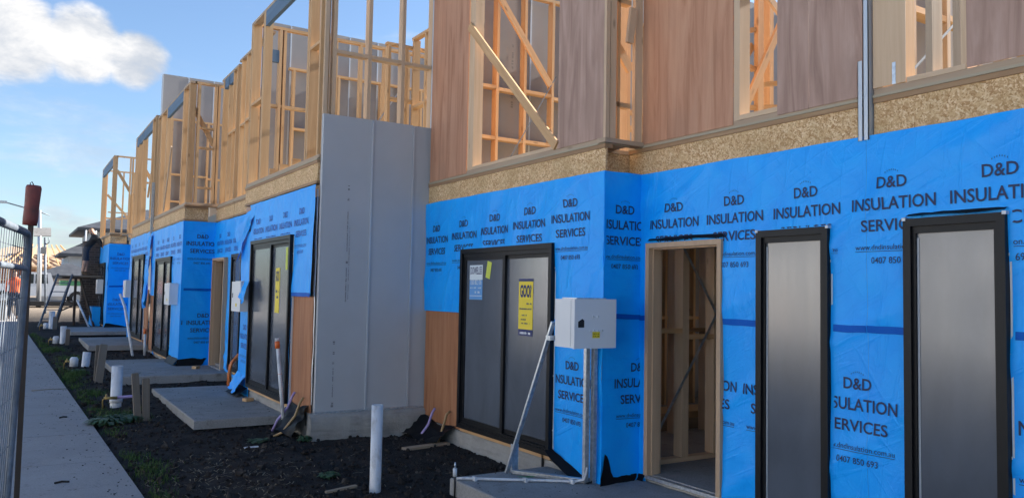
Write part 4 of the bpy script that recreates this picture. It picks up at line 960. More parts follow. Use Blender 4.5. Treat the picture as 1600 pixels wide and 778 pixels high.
for (u, w) in ((.19, .265), (.24, .265), (.16, .14), (.20, .147), (.24, .147), (.29, .147)):
    tube('rivet', [(x0+u, y0-.006, z0+w), (x0+u, y0+.001, z0+w)], .011, 'enamel', dr, 8)
def channel(name, a, b, w, d, parent, side):
    """open C section as one mesh"""
    a = Vector(a); b = Vector(b); z = (b-a).normalized(); s = Vector(side); x = (s-z*s.dot(z)).normalized(); y = z.cross(x); t = .004
    prof = [(-w/2, 0), (w/2, 0), (w/2, d), (w/2-t, d), (w/2-t, t), (-w/2+t, t), (-w/2+t, d), (-w/2, d)]
    return MB().poly_prism([a+x*p[0]+y*p[1] for p in prof], b-a).build(name, 'galv', parent)
channel('post', (4.445, 5.76, .155), (4.445, 5.76, 1.42), .045, .04, S, (1, 0, 0)); channel('post', (4.515, 5.735, .155), (4.515, 5.735, 1.42), .045, .04, S, (0, 1, 0))
beam('brace', (4.02, 6.44, .158), (4.065, 5.78, 1.60), .038, .022, 'galv', S, side=(1, 0, 0)); 
box('bracket', (4.0, 4.09), (5.735, 5.80), (1.44, 1.48), 'galv', S)
channel('base_rail', (4.06, 6.40, .157), (4.43, 5.80, .157), .075, .05, S, (0, 0, 1)); channel('short_upright', (4.10, 6.42, .155), (4.10, 6.42, .42), .07, .03, S, (1, 0, 0))
cdt = thing('conduit', 'white conduit lying across the near porch slab, valve at its end', 'conduit', (3.5, 6.4, .15))
tube('pipe', [(3.46, 6.395, .172), (3.52, 6.37, .172), (3.8, 6.17, .172), (4.1, 5.98, .172), (4.34, 5.80, .172), (4.41, 5.755, .19), (4.425, 5.74, .24), (4.43, 5.735, .30)], .0125, 'pvc', cdt, 10)
for q in ((3.60, 6.313), (3.98, 6.057), (4.32, 5.815)): box('saddle', (q[0]-.012, q[0]+.012), (q[1]-.03, q[1]+.03), (.153, .189), 'pvc', cdt)
tube('riser', [(3.445, 6.40, -.05), (3.445, 6.40, .25)], .009, 'black', cdt, 8); tube('valve', [(3.445, 6.40, .19), (3.445, 6.40, .262)], .019, 'pvc', cdt, 10); tube('valve_stem', [(3.445, 6.40, .262), (3.445, 6.40, .315)], [.011, .006], 'galv', cdt, 8)

# wall-mounted meter boxes of the other houses
def wall_box(label, X, y0, y1, z0, z1):
    t = thing('meter_box', label, 'meter box', (X-.08, (y0+y1)/2, z0), 'wall mounted meter boxes on the farther townhouses')
    bb = box('box_body', (X-.17, X-.012), (y0, y1), (z0, z1), 'enamel', t); d = box('box_door', (X-.188, X-.171), (y0-.004, y1+.004), (z0-.004, z1+.004), 'enamel', t)
    box('lock', (X-.192, X-.1885), (y1-.09, y1-.05), ((z0+z1)/2-.02, (z0+z1)/2+.05), 'black', d); box('hood', (X-.15, X-.03), (y0+.05, y1-.05), (z1+.001, z1+.014), 'galv', bb)
    box('warning_label', (X-.1905, X-.1885), (y0+.20, y0+.28), (z0+.07, z0+.12), 'yellow', d)
wall_box('white meter box with blue flap beside it, left of the two-panel window', XBB, 12.40, 12.95, 1.485, 1.935)
wall_box('white meter box on the front of the middle projecting bay', XC, 16.95, 17.55, 1.48, 1.90)
wall_box('white meter box on the narrow far townhouse, thin pipe below it', XD, 24.0, 24.55, 1.52, 1.98)
wall_box('farthest white meter box on the last blue bay', XE, 29.9, 30.5, 1.55, 2.02)

# ================================================================== PIPES AND STAKES
def pvc_pipe(label, x, y, r, h, lean=(0, 0), collar=None, cap=False):
    t = thing('drain_pipe', label, 'pipe', (x, y, zg(y)), 'white drain pipes standing in the soil')
    a = Vector((x, y, zg(y)-.12)); b = Vector((x+lean[0], y+lean[1], zg(y)+h)); n = 20; mb = MB(); k = 0
    mb.tube([a, b], r, n, False)
    inn = len(mb.v); d = (b-a).normalized()
    mb.tube([b-d*.15, b], r*.9, n, False)
    for j in range(n): mb.f.append((n+j, n+(j+1) % n, inn+n+(j+1) % n, inn+n+j))
    mb.f.append(tuple(inn+j for j in range(n)))
    mb.build('pipe', 'pvc', t, True)
    if collar: tube('collar', [a.lerp(b, collar[0]), a.lerp(b, collar[1])], r*1.16, 'pvc', t, 18)
    if cap: tube('cap', [b-Vector((0, 0, .02)), b+Vector((0, 0, .03)), b+Vector((0, 0, .05))], [r*1.2, r*1.2, r*.7], 'pvc', t, 16)
    return t
pvc_pipe('tall clean white drain pipe alone in dark soil before the blade wall', 2.908, 6.947, .053, .79)
P2 = pvc_pipe('white drain pipe with collar beside the pair of timber stakes', 1.31, 12.7, .075, .58, collar=(.26, .36))
pvc_pipe('short leaning white drain pipe behind the tilted stake', 1.27, 18.0, .075, .28, (.03, .04))
pvc_pipe('slim white drain pipe by the smaller far slab', 1.12, 23.3, .07, .45)
pvc_pipe('farthest white drain pipe near the trestle', 1.06, 29.0, .085, .55)
# water meter fittings
def meter_fit(label, x, y, lilac=True):
    t = thing('water_tapping', label, 'water meter', (x, y, zg(y)), 'brass water tappings along the path'); z = zg(y)
    tube('tail', [(x-.16, y, z-.05), (x-.16, y, z+.13), (x-.12, y, z+.15)], .012, 'brass', t, 8); tube('body', [(x-.15, y, z+.15), (x+.02, y, z+.15)], .022, 'brass', t, 10)
    tube('tap', [(x-.12, y, z+.15), (x-.12, y, z+.21)], [.02, .008], 'brass', t, 8)
    if lilac: tube('lilac_pipe', [(x+.02, y+.02, z+.15), (x+.26, y+.02, z+.16), (x+.29, y+.02, z+.12), (x+.29, y+.02, z-.05)], .02, 'conduit_lilac', t, 8)
    else: tube('white_cap', [(x, y, z+.05), (x, y, z+.19), (x, y, z+.23)], [.075, .075, .05], 'pvc', t, 14)
meter_fit('brass water tapping with lilac pipe at the collared drain pipe', 1.29, 12.55); meter_fit('brass water tapping with white cap beside the short leaning pipe', 1.05, 17.6, False)
meter_fit('white capped water tapping by the slim drain pipe', .95, 22.9, False); meter_fit('farthest white capped water tapping on the soil', .88, 28.2, False)
def stake(label, a, b, w=.075, d=.035, side=(1, .15, 0)):
    a = Vector(a); b = Vector(b); z = (b-a).normalized(); s = Vector(side); x = (s-z*s.dot(z)).normalized(); y = z.cross(x)
    m = MB(); e = .018
    prof = [(-w/2, -d/2), (w/2, -d/2), (w/2, d/2), (-w/2, d/2)]
    k = len(m.v)
    L = [(0, 1.), (.96, 1.), (1., .86)]
    L = (b-a).length; rows = [(0, 1), (L-.015, 1), (L, .82)]
    for h, sc in rows: m.v += [(p[0]*sc+random.uniform(-.002, .002), p[1]*sc, h-L/2) for p in prof]
    for i in range(2):
        for j in range(4): m.f.append((i*4+j, i*4+(j+1) % 4, i*4+4+(j+1) % 4, i*4+4+j))
    m.f += [(3, 2, 1, 0), (8, 9, 10, 11)]
    me = pydata('timber_stake', m.v, m.f); M4 = Matrix((x, y, z)).transposed().to_4x4(); M4.translation = (a+b)/2
    return tag(obj('timber_stake', me, 'stake', None, M4), label, 'stake', 'weathered timber stakes in the soil')
stake('taller of the paired weathered timber stakes by the collared pipe', (1.46, 11.42, -.05), (1.39, 11.45, .71), .085)
stake('shorter right timber stake of the pair by the collared pipe', (1.545, 11.40, -.05), (1.52, 11.42, .64), .085)
stake('tilted timber stake in front of the smaller slab', (1.29, 15.4, 0), (1.37, 15.5, .82), .12)
stake('thin timber stake behind the tilted one by the smaller slab', (1.27, 15.62, 0), (1.29, 15.66, .80), .06)
stake('grey timber stake by the slim drain pipe', (1.20, 23.0, .2), (1.21, 23.0, .72), .09)
stake('farthest timber stake near the trestle legs', (1.13, 28.6, .3), (1.14, 28.6, .83), .12)
# thin risers leaning on the walls
def riser(label, pts, r, bits=()):
    t = thing('riser_pipe', label, 'pipe', pts[0], 'thin white riser pipes leaning by the walls'); tube('pipe', pts, r, 'pvc', t, 10)
    for a, b, rr, m in bits: tube('fitting', [a, b], rr, m, t, 10)
riser('thin white pipe with orange end leaning before the two-panel window', [(2.95, 10.0, .02), (2.82, 10.0, 1.20)], .022, [((2.827, 10.0, 1.10), (2.819, 10.0, 1.19), .030, 'pvc_orange'), ((2.819, 10.0, 1.19), (2.816, 10.0, 1.225), .026, 'pvc'), ((2.866, 10.0, .78), (2.8655, 10.0, .784), .0235, 'pvc_orange'), ((2.936, 10.0, .15), (2.9355, 10.0, .154), .0235, 'pvc_orange')])
riser('thin white pipe below the meter box of the narrow townhouse', [(2.33, 19.7, .25), (2.22, 20.6, 1.35), (2.40, 23.4, 1.6)], .03)
riser('thin white pipe with orange end below the loose blue strip', [(2.60, 19.9, .25), (2.60, 20.0, .80)], .028, [((2.60, 19.99, .74), (2.60, 20.0, .86), .036, 'pvc_orange')])
riser('far white pipe leaning in front of the brick pier', [(2.1, 28.6, .45), (1.72, 28.8, 1.35)], .03)
def conduit(label, pts, r, mat): return tag(tube('conduit', pts, r, mat, None, 8), label, 'conduit', 'conduits coming out of the walls')
conduit('lilac conduit out of the plywood beside the near bay window', [(4.50, 8.92, .40), (4.47, 8.92, .36), (4.42, 8.94, .20), (4.33, 8.98, .06), (4.30, 9.0, -.03)], .016, 'conduit_lilac')
conduit('tan conduit out of the plywood beside the near bay window', [(4.53, 8.58, .40), (4.49, 8.58, .38), (4.46, 8.60, .25), (4.41, 8.62, .08), (4.40, 8.62, -.03)], .016, 'conduit_tan')
conduit('lilac conduit out of the plywood next to the blade wall', [(3.06, 9.98, .55), (3.03, 9.98, .50), (2.98, 10.0, .36), (2.87, 10.05, .20), (2.82, 10.1, .05)], .016, 'conduit_lilac')
conduit('tan conduit out of the plywood next to the blade wall', [(3.07, 9.66, .52), (3.03, 9.66, .46), (2.98, 9.68, .30), (2.85, 9.75, .10), (2.75, 9.85, .03)], .016, 'conduit_tan')
conduit('orange conduit bending out at the foot of the timber doorway', [(3.33, 13.75, .75), (3.22, 13.72, .72), (3.12, 13.70, .60), (3.10, 13.70, .42), (3.10, 13.70, .2)], .028, 'conduit_orange')
conduit('second orange conduit curving just behind the first', [(3.36, 13.95, .66), (3.24, 13.93, .64), (3.15, 13.9, .55), (3.13, 13.9, .40), (3.13, 13.9, .2)], .028, 'conduit_orange')
# offcuts
def offcut(label, loc, dims, rz, mat): 
    m = Matrix.Rotation(rz, 4, 'Z'); m.translation = loc; return tag(ombox('timber_offcut', dims[1], dims[2], dims[0], mat, None, m @ Matrix.Rotation(pi/2, 4, 'Y')), label, 'timber offcut', 'timber offcuts lying about')
offcut('flat timber offcut on the soil below the two conduits', (4.16, 8.45, .045), (.62, .03, .09), .15, 'pine_weathered')
offcut('short pine block on the slab before the two-panel window', (2.95, 11.85, .232), (.13, .045, .09), .4, 'pine')
offcut('small pine block on the slab by the timber doorway', (2.98, 15.95, .328), (.14, .05, .09), .9, 'pine')
offcut('pale split stick on the soil near the tall drain pipe', (2.62, 7.05, .03), (.34, .02, .035), .3, 'pine_weathered')
offcut('white sliver of board lying on the dark soil', (2.33, 9.15, .07), (.16, .012, .03), .1, 'white')

# ================================================================== TEMPORARY FENCE
F = thing('temporary_fence', 'galvanised temporary mesh fence panel at the left edge over the footpath', 'fence', (-.1, 4.4, .0))
FA = Vector((-.001, 5.22, .0)); dirF = Vector((-.19, -1.486, 0)).normalized(); FL = 2.4; FH = 2.125
def FP(s, h): return FA+dirF*s+Vector((.0270*h, 0, h)) 
r = .020
tube('frame_tube', [FP(0, .0), FP(0, .7), FP(0, 1.4), FP(.0, FH-.12), FP(.02, FH-.04), FP(.07, FH), FP(.16, FH+.004), FP(1.2, FH), FP(FL, FH)], r, 'fence', F, 12)
tube('frame_tube', [FP(0, .15), FP(FL, .15)], r, 'fence', F, 12); tube('frame_tube', [FP(FL, 0), FP(FL, FH)], r, 'fence', F, 12)
tube('mid_rail', [FP(.02, FH-.19), FP(FL-.02, FH-.19)], r*.75, 'fence', F, 10)
for i in range(1, 32): tube('wire', [FP(i*.075, .15), FP(i*.075+.004*sin(i*3), 1.1), FP(i*.075, FH-.01)], .0022, 'fence', F, 6)
for k in range(1, 8): tube('wire', [FP(0.01, .15+k*.27)+Vector((-.006, 0, 0)), FP(FL-.01, .15+k*.27)+Vector((-.006, 0, 0))], .0024, 'fence', F, 6)
SP = thing('sleeved_post', 'dark post with worn red plastic sleeve standing at the fence end', 'post', (.07, 5.32, -.03))
MB().box((.052, .080), (5.30, 5.335), (-.15, 2.25)).build('post', 'brown_post', SP)
MB().tube([(.060, 5.32, 2.183), (.0625, 5.32, 2.22), (.066, 5.318, 2.30), (.0705, 5.315, 2.398), (.071, 5.315, 2.412)], [.037, .0395, .038, .041, .036], 18).build('sleeve', 'red', SP, True)
tube('wire_loop', [(.055, 5.32, 2.40), (.052, 5.315, 2.424), (.060, 5.315, 2.433), (.068, 5.32, 2.42), (.067, 5.32, 2.405)], .003, 'black', SP, 6)

# ================================================================== FAR STREET
L = thing('street_lamp', 'pale street lamp pole with thin outreach arm behind the red sleeve', 'street lamp', (1.0, 44, .74))
tube('pole', [(1.03, 44, .6), (.98, 44, 3), (.87, 44, 5.35)], [.11, .10, .075], 'alu_frame', L, 12); tube('arm', [(1.30, 44, 5.12), (.87, 44, 5.27), (-.45, 44, 5.60)], [.02, .035, .03], 'fence', L, 8)
MB().box((-.95, -.45), (43.9, 44.1), (5.57, 5.68)).build('lamp_head', 'alu_frame', L)
Sp = thing('solar_light', 'slim pole carrying a tilted solar panel and small box', 'solar light', (1.15, 38, .62))
tube('pole', [(1.15, 38, .5), (1.0, 38, 3.75)], .045, 'fence', Sp, 10); beam('panel', (.58, 37.9, 3.95), (1.20, 37.9, 3.98), 0.42, .04, 'concrete', Sp, side=(0, .55, .83)); box('control_box', (.86, 1.06), (37.85, 38.05), (3.07, 3.36), 'concrete', Sp)
tube('bracket', [(1.02, 38, 3.45), (1.15, 37.95, 3.55), (1.14, 37.9, 3.75)], .02, 'fence', Sp, 6)

def hip_roof(parent, x, y, z, h, over=.6, mat='roof', name='roof', tiles=0):
    x = (x[0]-over, x[1]+over); y = (y[0]-over, y[1]+over); d = min((x[1]-x[0])/2, (y[1]-y[0])/2)*.95
    if x[1]-x[0] > y[1]-y[0]: rg = [(x[0]+d, (y[0]+y[1])/2), (x[1]-d, (y[0]+y[1])/2)]
    else: rg = [((x[0]+x[1])/2, y[0]+d), ((x[0]+x[1])/2, y[1]-d)]
    v = [(x[0], y[0], z), (x[1], y[0], z), (x[1], y[1], z), (x[0], y[1], z), (*rg[0], z+h), (*rg[1], z+h)]
    if x[1]-x[0] > y[1]-y[0]: f = [(0, 1, 5, 4), (1, 2, 5), (2, 3, 4, 5), (3, 0, 4)]
    else: f = [(0, 1, 4), (1, 2, 5, 4), (2, 3, 5), (3, 0, 4, 5)]
    v += [(p[0], p[1], z-.18) for p in v[:4]]; f += [(0, 6, 7, 1), (1, 7, 8, 2), (2, 8, 9, 3), (3, 9, 6, 0), (9, 8, 7, 6)]
    m = MB(); m.v = v; m.f = f; r = m.build(name, mat, parent)
    # tile courses as raised strips on the near face
    return r
H1 = thing('house', 'finished two storey house with dark tiled hip roof behind the bricklayer', 'house', (6, 62, .75))
box('wall', (3.0, 12), (61, 70), (.7, 3.75), 'render_pale', H1); box('wall', (4.4, 12.5), (62.5, 71), (3.76, 5.6), 'render_pale', H1)
hip_roof(H1, (2.9, 12), (60.8, 66), 3.90, 1.6, .5); hip_roof(H1, (4.3, 12.5), (62.3, 71), 5.75, 1.9, .8)
for (xx, zz, w, h) in ((5.0, 4.2, .5, 1.1), (6.2, 4.2, .5, 1.1), (3.6, 1.6, .6, 1.2)):
    wnd = box('window', (xx, xx+w), (60.9 if zz < 3 else 62.4, 60.99 if zz < 3 else 62.49), (zz, zz+h), 'alu', H1); box('pane', (xx+.06, xx+w-.06), (60.88 if zz < 3 else 62.38, 60.899 if zz < 3 else 62.399), (zz+.06, zz+h-.06), 'glass_dark', wnd)
for xx in (4.0, 4.6): tube('verandah_post', [(xx, 61.4, 3.9), (xx, 61.4, 5.55)], .06, 'render_pale', H1, 8)
H2 = thing('house', 'distant house with orange timber frame and bare roof trusses', 'house', (2, 95, .75))
box('floor_slab', (-6, 9), (92, 104), (.5, .85), 'concrete', H2)
for i, x in enumerate(frange(-6, 9, .6)):
    box('stud', (x-.06, x+.06), (92, 92.14), (.86, 3.4), 'pine', H2)
for z in (3.4, 2.1): box('plate', (-6.1, 9.1), (91.98, 92.16), (z, z+.12), 'pine', H2)
box('back_sheet', (-5.9, 8.9), (92.25, 92.3), (.86, 3.3), 'ply_orange', H2)
apex = (2.6, 98, 5.9)
for x in frange(-6.3, 9.3, .9): 
    k = max(0, 1-abs(x-2.6)/6.9); beam('truss_chord', (x, 91.6, 3.5), (2.6+(x-2.6)*.45, 96.0, 3.6+2.3*min(1, k*1.6+.12)), .10, .14, 'pine', H2, side=(1, 0, 0))
for s in (0, .33, .66): beam('batten', (-6.3+s*4.2, 91.7+s*4.2, 3.62+s*1.4), (9.3-s*4.2, 91.7+s*4.2, 3.62+s*1.4), .09, .06, 'pine_pale', H2, side=(0, 0, 1))
hip_roof(H2, (-6, 9), (92.5, 104), 3.45, 2.2, .3, 'pine_weathered')
H3 = thing('roof_stack', 'low dark roof edge with solar cells behind the ladder', 'roof', (2.9, 56, .75)); box('wall', (1.3, 4.4), (56, 60), (.7, 2.3), 'render_cream', H3); hip_roof(H3, (1.1, 4.6), (55.8, 60), 2.35, .85, .3)

def added_opposite_house(label, y, w, wall, h2=True):  # out-of-view houses added to bounce sunlight onto the shaded facades
    t = thing('house', label, 'house', (-19, y, zg(y)), 'unseen houses added across the street to bounce light'); z = zg(y); xf = -18.5; H_ = 5.7 if h2 else 3.2
    box('wall', (-28, xf), (y-w/2, y+w/2), (z-.3, z+H_), wall, t); hip_roof(t, (-28, xf), (y-w/2, y+w/2), z+H_+.19, 2.0, .55)
    for lv in ((.9, 3.6) if h2 else (.9,)):
        for k in (-.32, .02, .34):
            if lv < 1 and k == .02:
                d_ = box('door', (xf+.002, xf+.06), (y-.5, y+.5), (z+.1, z+2.2), 'jamb', t); box('handle', (xf+.061, xf+.10), (y+.36, y+.40), (z+1.0, z+1.15), 'galv', d_); continue
            wn_ = box('window', (xf+.002, xf+.05), (y+k*w-.7, y+k*w+.7), (z+lv, z+lv+1.3), 'alu', t); box('pane', (xf+.051, xf+.056), (y+k*w-.63, y+k*w+.63), (z+lv+.07, z+lv+1.23), 'glass_dark', wn_)
for i_, (y_, w_, m_, l_) in enumerate(((-13, 10.5, 'render_white', 'unseen white rendered house added across the street behind the camera'), (-1, 11, 'render_cream2', 'unseen cream house added across the street opposite the near windows'), (11, 11, 'render_white', 'unseen white house added across the street opposite the tall blade wall'), (23, 10.5, 'render_cream2', 'unseen cream house added across the street opposite the far bays'), (35, 11, 'render_white', 'unseen white house added across the street at its far end'))): added_opposite_house(l_, y_, w_, m_)
def vehicle(label, x, y, rz, pale=True, load=False):
    t = thing('parked_car', label, 'car', (x, y, .775), 'vehicles parked on the far road'); M0 = Matrix.Rotation(rz, 4, 'Z'); M0.translation = (x, y, .775); WM_save = None
    def put(o):
        for vtx in o.data.vertices: vtx.co = M0 @ vtx.co
        o.data.update(); return o
    prof = [(-2.5, .45), (-2.5, .95), (-.55, 1.0), (-.35, 1.62), (.75, 1.66), (1.35, 1.08), (2.35, .98), (2.5, .72), (2.5, .45)]
    m = MB().poly_prism([(u, -.88, w) for u, w in prof], (0, 1.76, 0)); body = put(m.build('body', 'car_white' if pale else 'car_grey', t))
    for sgn in (-1, 1):
        put(MB().poly_prism([(-.25, sgn*.885, 1.08), (.30, sgn*.885, 1.08), (.30, sgn*.885, 1.55), (-.2, sgn*.885, 1.55)], (0, sgn*.004, 0)).build('side_window', 'glass_dark', body))
        put(MB().poly_prism([(.38, sgn*.885, 1.08), (1.15, sgn*.885, 1.08), (.72, sgn*.885, 1.55), (.38, sgn*.885, 1.55)], (0, sgn*.004, 0)).build('side_window', 'glass_dark', body))
        for wx in (-1.55, 1.6):
            wh = put(MB().tube([(wx, sgn*.70, .36), (wx, sgn*.92, .36)], .36, 18).build('wheel', 'rubber', t)); put(MB().tube([(wx, sgn*.921, .36), (wx, sgn*.93, .36)], .2, 12).build('rim', 'alu_frame', wh))
        put(MB().box((2.40, 2.505), (sgn*.55-.2, sgn*.55+.2), (.74, .9)).build('headlight', 'white', body))
        put(MB().box((-2.51, -2.48), (sgn*.75-.08, sgn*.75+.08), (.65, .93)).build('tail_light', 'red', body))
    if load: put(MB().box((-2.4, -.7), (-.75, .75), (1.0, 1.25)).build('load', 'lamp_green', t))
vehicle('pale utility truck parked across the far road behind the ladder', 1.2, 47.3, pi, True, False); vehicle('pale utility truck with green load behind the trestle legs', 4.4, 47.6, 0, True, True); vehicle('grey car partly hidden by the fence mesh at left', -4.6, 48.2, 0, False)
low = tag(box('trailer_deck', (.6, 4.0), (43.2, 44.3), (.80, 1.02), 'black'), 'dark low trailer deck under the far parked trucks', 'trailer')

# ---- trestle, plank, ladder, brick pier, bricklayer
PZ = 2.10
tr = thing('trestle', 'steel trestle with splayed legs carrying the bricklayer plank', 'trestle', (1.75, 30.6, .46))
for xx in (1.62, 1.90):
    for yy, s in ((30.2, -1), (31.0, 1)):
        beam('leg', (xx+(.42 if xx > 1.7 else -.42), yy+s*.25, .44), (xx, 30.6+s*.05, PZ-.05), .05, .05, 'brown_post', tr)
box('head_bar', (1.35, 2.2), (30.55, 30.65), (PZ-.06, PZ-.001), 'brown_post', tr); beam('cross_brace', (1.35, 30.5, .95), (2.15, 30.7, 1.35), .04, .04, 'brown_post', tr); beam('cross_brace', (2.2, 30.5, .95), (1.42, 30.7, 1.35), .04, .04, 'brown_post', tr); box('prop', (1.72, 1.80), (30.56, 30.64), (.45, PZ-.061), 'brown_post', tr)
pl = thing('plank', 'long work plank laid across the trestle', 'plank', (2, 30.6, PZ))
for k in range(2): box('board', (1.15, 2.75), (30.35+k*.24, 30.57+k*.24), (PZ, PZ+.045), 'stake', pl)
ld = thing('ladder', 'grey stepladder leaning up to the work plank', 'ladder', (1.2, 30.4, .45))
la, lb = Vector((.72, 29.9, .42)), Vector((1.22, 30.3, PZ+.08))
for off in (-.0, .42): beam('stile', la+Vector((off, 0, 0)), lb+Vector((off, 0, 0)), .06, .03, 'fence', ld)
for k in range(1, 6):
    p = la.lerp(lb, k/6); beam('rung', p+Vector((.02, 0, 0)), p+Vector((.40, 0, 0)), .06, .03, 'fence', ld, side=(0, 1, 0))
pier = thing('brick_pier', 'dark brick pier rising beside the bricklayer', 'brick pier', (2.3, 32, .5))
box('mortar_core', (2.02, 2.62), (31.42, 31.98), (.4, 3.3), 'mortar', pier)
rng = random.Random(3); bz = .45
row = 0
while bz < 3.3:
    x = 2.0-(.12 if row % 2 else 0)
    while x < 2.62:
        a, b = max(x, 2.0), min(x+.23, 2.64)
        if b-a > .03: box('brick', (a, b), (31.40+rng.uniform(-.004, .004), 31.50), (bz, bz+.076), 'brick', pier)
        x += .24
    for yy in (31.51, 31.75): box('brick', (1.995, 2.10), (yy, yy+.225), (bz, bz+.076), 'brick', pier)
    bz += .086; row += 1
bh = tag(box('building_waste', (2.25, 2.5), (30.0, 31.3), (.43, 1.1), 'wrap'), 'bundle of blue wrap standing by the brick pier', 'wrap bundle')

def person(label, base, joints, edges, parts, cat='person'):
    """one continuous skinned body; clothing regions are faces with their own material"""
    names = list(joints); me = bpy.data.meshes.new('person'); me.from_pydata([joints[n][0] for n in names], [(names.index(a), names.index(b)) for a, b in edges], [])
    o = bpy.data.objects.new('person', me); COL.objects.link(o); o.modifiers.new('skin', 'SKIN'); s = o.modifiers.new('sub', 'SUBSURF'); s.levels = s.render_levels = 2
    for i, n in enumerate(names):
        sv = me.skin_vertices[0].data[i]; sv.radius = joints[n][1]; sv.use_root = (i == 0)
    dg = bpy.context.evaluated_depsgraph_get(); dg.update(); m2 = bpy.data.meshes.new_from_object(o.evaluated_get(dg)); bpy.data.objects.remove(o)
    for k in parts['mats']: m2.materials.append(MA[k])
    for p in m2.polygons: p.material_index = parts['fn'](p.center); p.use_smooth = True
    ob = bpy.data.objects.new('person', m2); attach(ob, None, Matrix.Translation(base)); return tag(ob, label, cat)
# bricklayer bending over the wall to the right
J = dict(pelvis=((0, 0, .93), (.15, .12)), waist=((.10, 0, 1.08), (.145, .115)), chest=((.30, 0, 1.25), (.17, .13)), neck=((.22, 0, 1.42), (.065, .065)), head=((.14, -.02, 1.52), (.085, .10)), crown=((.10, -.02, 1.63), (.075, .085)),
         hipL=((0, -.10, .88), (.105, .105)), kneeL=((-.02, -.11, .48), (.07, .07)), ankL=((-.08, -.11, .09), (.045, .045)), toeL=((.10, -.12, .04), (.04, .035)),
         hipR=((0, .10, .88), (.105, .105)), kneeR=((.06, .12, .48), (.07, .07)), ankR=((.04, .12, .09), (.045, .045)), toeR=((.22, .13, .04), (.04, .035)),
         shL=((.34, -.19, 1.28), (.07, .07)), elL=((.48, -.22, 1.02), (.05, .05)), wrL=((.62, -.18, .86), (.035, .035)), haL=((.70, -.17, .82), (.038, .03)),
         shR=((.34, .19, 1.28), (.07, .07)), elR=((.50, .24, 1.04), (.05, .05)), wrR=((.68, .20, .95), (.035, .035)), haR=((.76, .18, .93), (.038, .03)))
E_ = [('pelvis', 'waist'), ('waist', 'chest'), ('chest', 'neck'), ('neck', 'head'), ('head', 'crown'), ('pelvis', 'hipL'), ('hipL', 'kneeL'), ('kneeL', 'ankL'), ('ankL', 'toeL'), ('pelvis', 'hipR'), ('hipR', 'kneeR'), ('kneeR', 'ankR'), ('ankR', 'toeR'),
      ('chest', 'shL'), ('shL', 'elL'), ('elL', 'wrL'), ('wrL', 'haL'), ('chest', 'shR'), ('shR', 'elR'), ('elR', 'wrR'), ('wrR', 'haR')]
def fn(c):
    if c.z < .14: return 3
    if c.z < .50: return 0
    if c.z > 1.44 and c.x < .32: return 4 if c.z > 1.585 or c.x < .06 else 0
    if c.x > .47: return 0
    if c.z < .98: return 2
    return 1
person('bricklayer in black shirt and shorts bending on the plank beside the brick pier', (2.02, 30.62, PZ+.047), J, E_, dict(mats=['skin', 'cloth_black', 'cloth_shorts', 'boot', 'hair'], fn=fn))
J2 = dict(pelvis=((0, 0, .95), (.15, .12)), waist=((0, 0, 1.12), (.15, .12)), chest=((0, 0, 1.34), (.18, .13)), neck=((0, 0, 1.52), (.06, .06)), head=((0, 0, 1.62), (.08, .09)), crown=((0, 0, 1.74), (.075, .08)),
          hipL=((.10, 0, .9), (.10, .10)), kneeL=((.12, 0, .5), (.07, .07)), ankL=((.12, .03, .09), (.045, .045)), toeL=((.12, -.12, .04), (.04, .035)), hipR=((-.10, 0, .9), (.10, .10)), kneeR=((-.12, 0, .5), (.07, .07)), ankR=((-.12, .03, .09), (.045, .045)), toeR=((-.12, -.12, .04), (.04, .035)),
          shL=((.21, 0, 1.40), (.065, .065)), elL=((.27, .02, 1.12), (.048, .048)), wrL=((.27, -.08, .90), (.035, .035)), haL=((.27, -.10, .82), (.036, .03)), shR=((-.21, 0, 1.40), (.065, .065)), elR=((-.27, .02, 1.12), (.048, .048)), wrR=((-.27, -.08, .90), (.035, .035)), haR=((-.27, -.10, .82), (.036, .03)))
person('worker in orange vest seen through the fence mesh', (.02, 34.0, zg(34)), J2, E_, dict(mats=['skin', 'orange_vest', 'cloth_shorts', 'boot', 'hair'], fn=lambda c: 3 if c.z < .14 else 2 if c.z < .98 else 0 if (c.z > 1.53 and c.z < 1.7) or (abs(c.x) > .24 and c.z < 1.0) else 4 if c.z >= 1.7 else 1))
tr2 = tag(MB().box((-.6, -.2), (33, 33.5), (zg(33), zg(33)+.7)).box((-.55, -.25), (33.05, 33.45), (zg(33)+.7, zg(33)+.78)).build('crate', 'stake'), 'brown timber crate behind the fence mesh', 'crate')

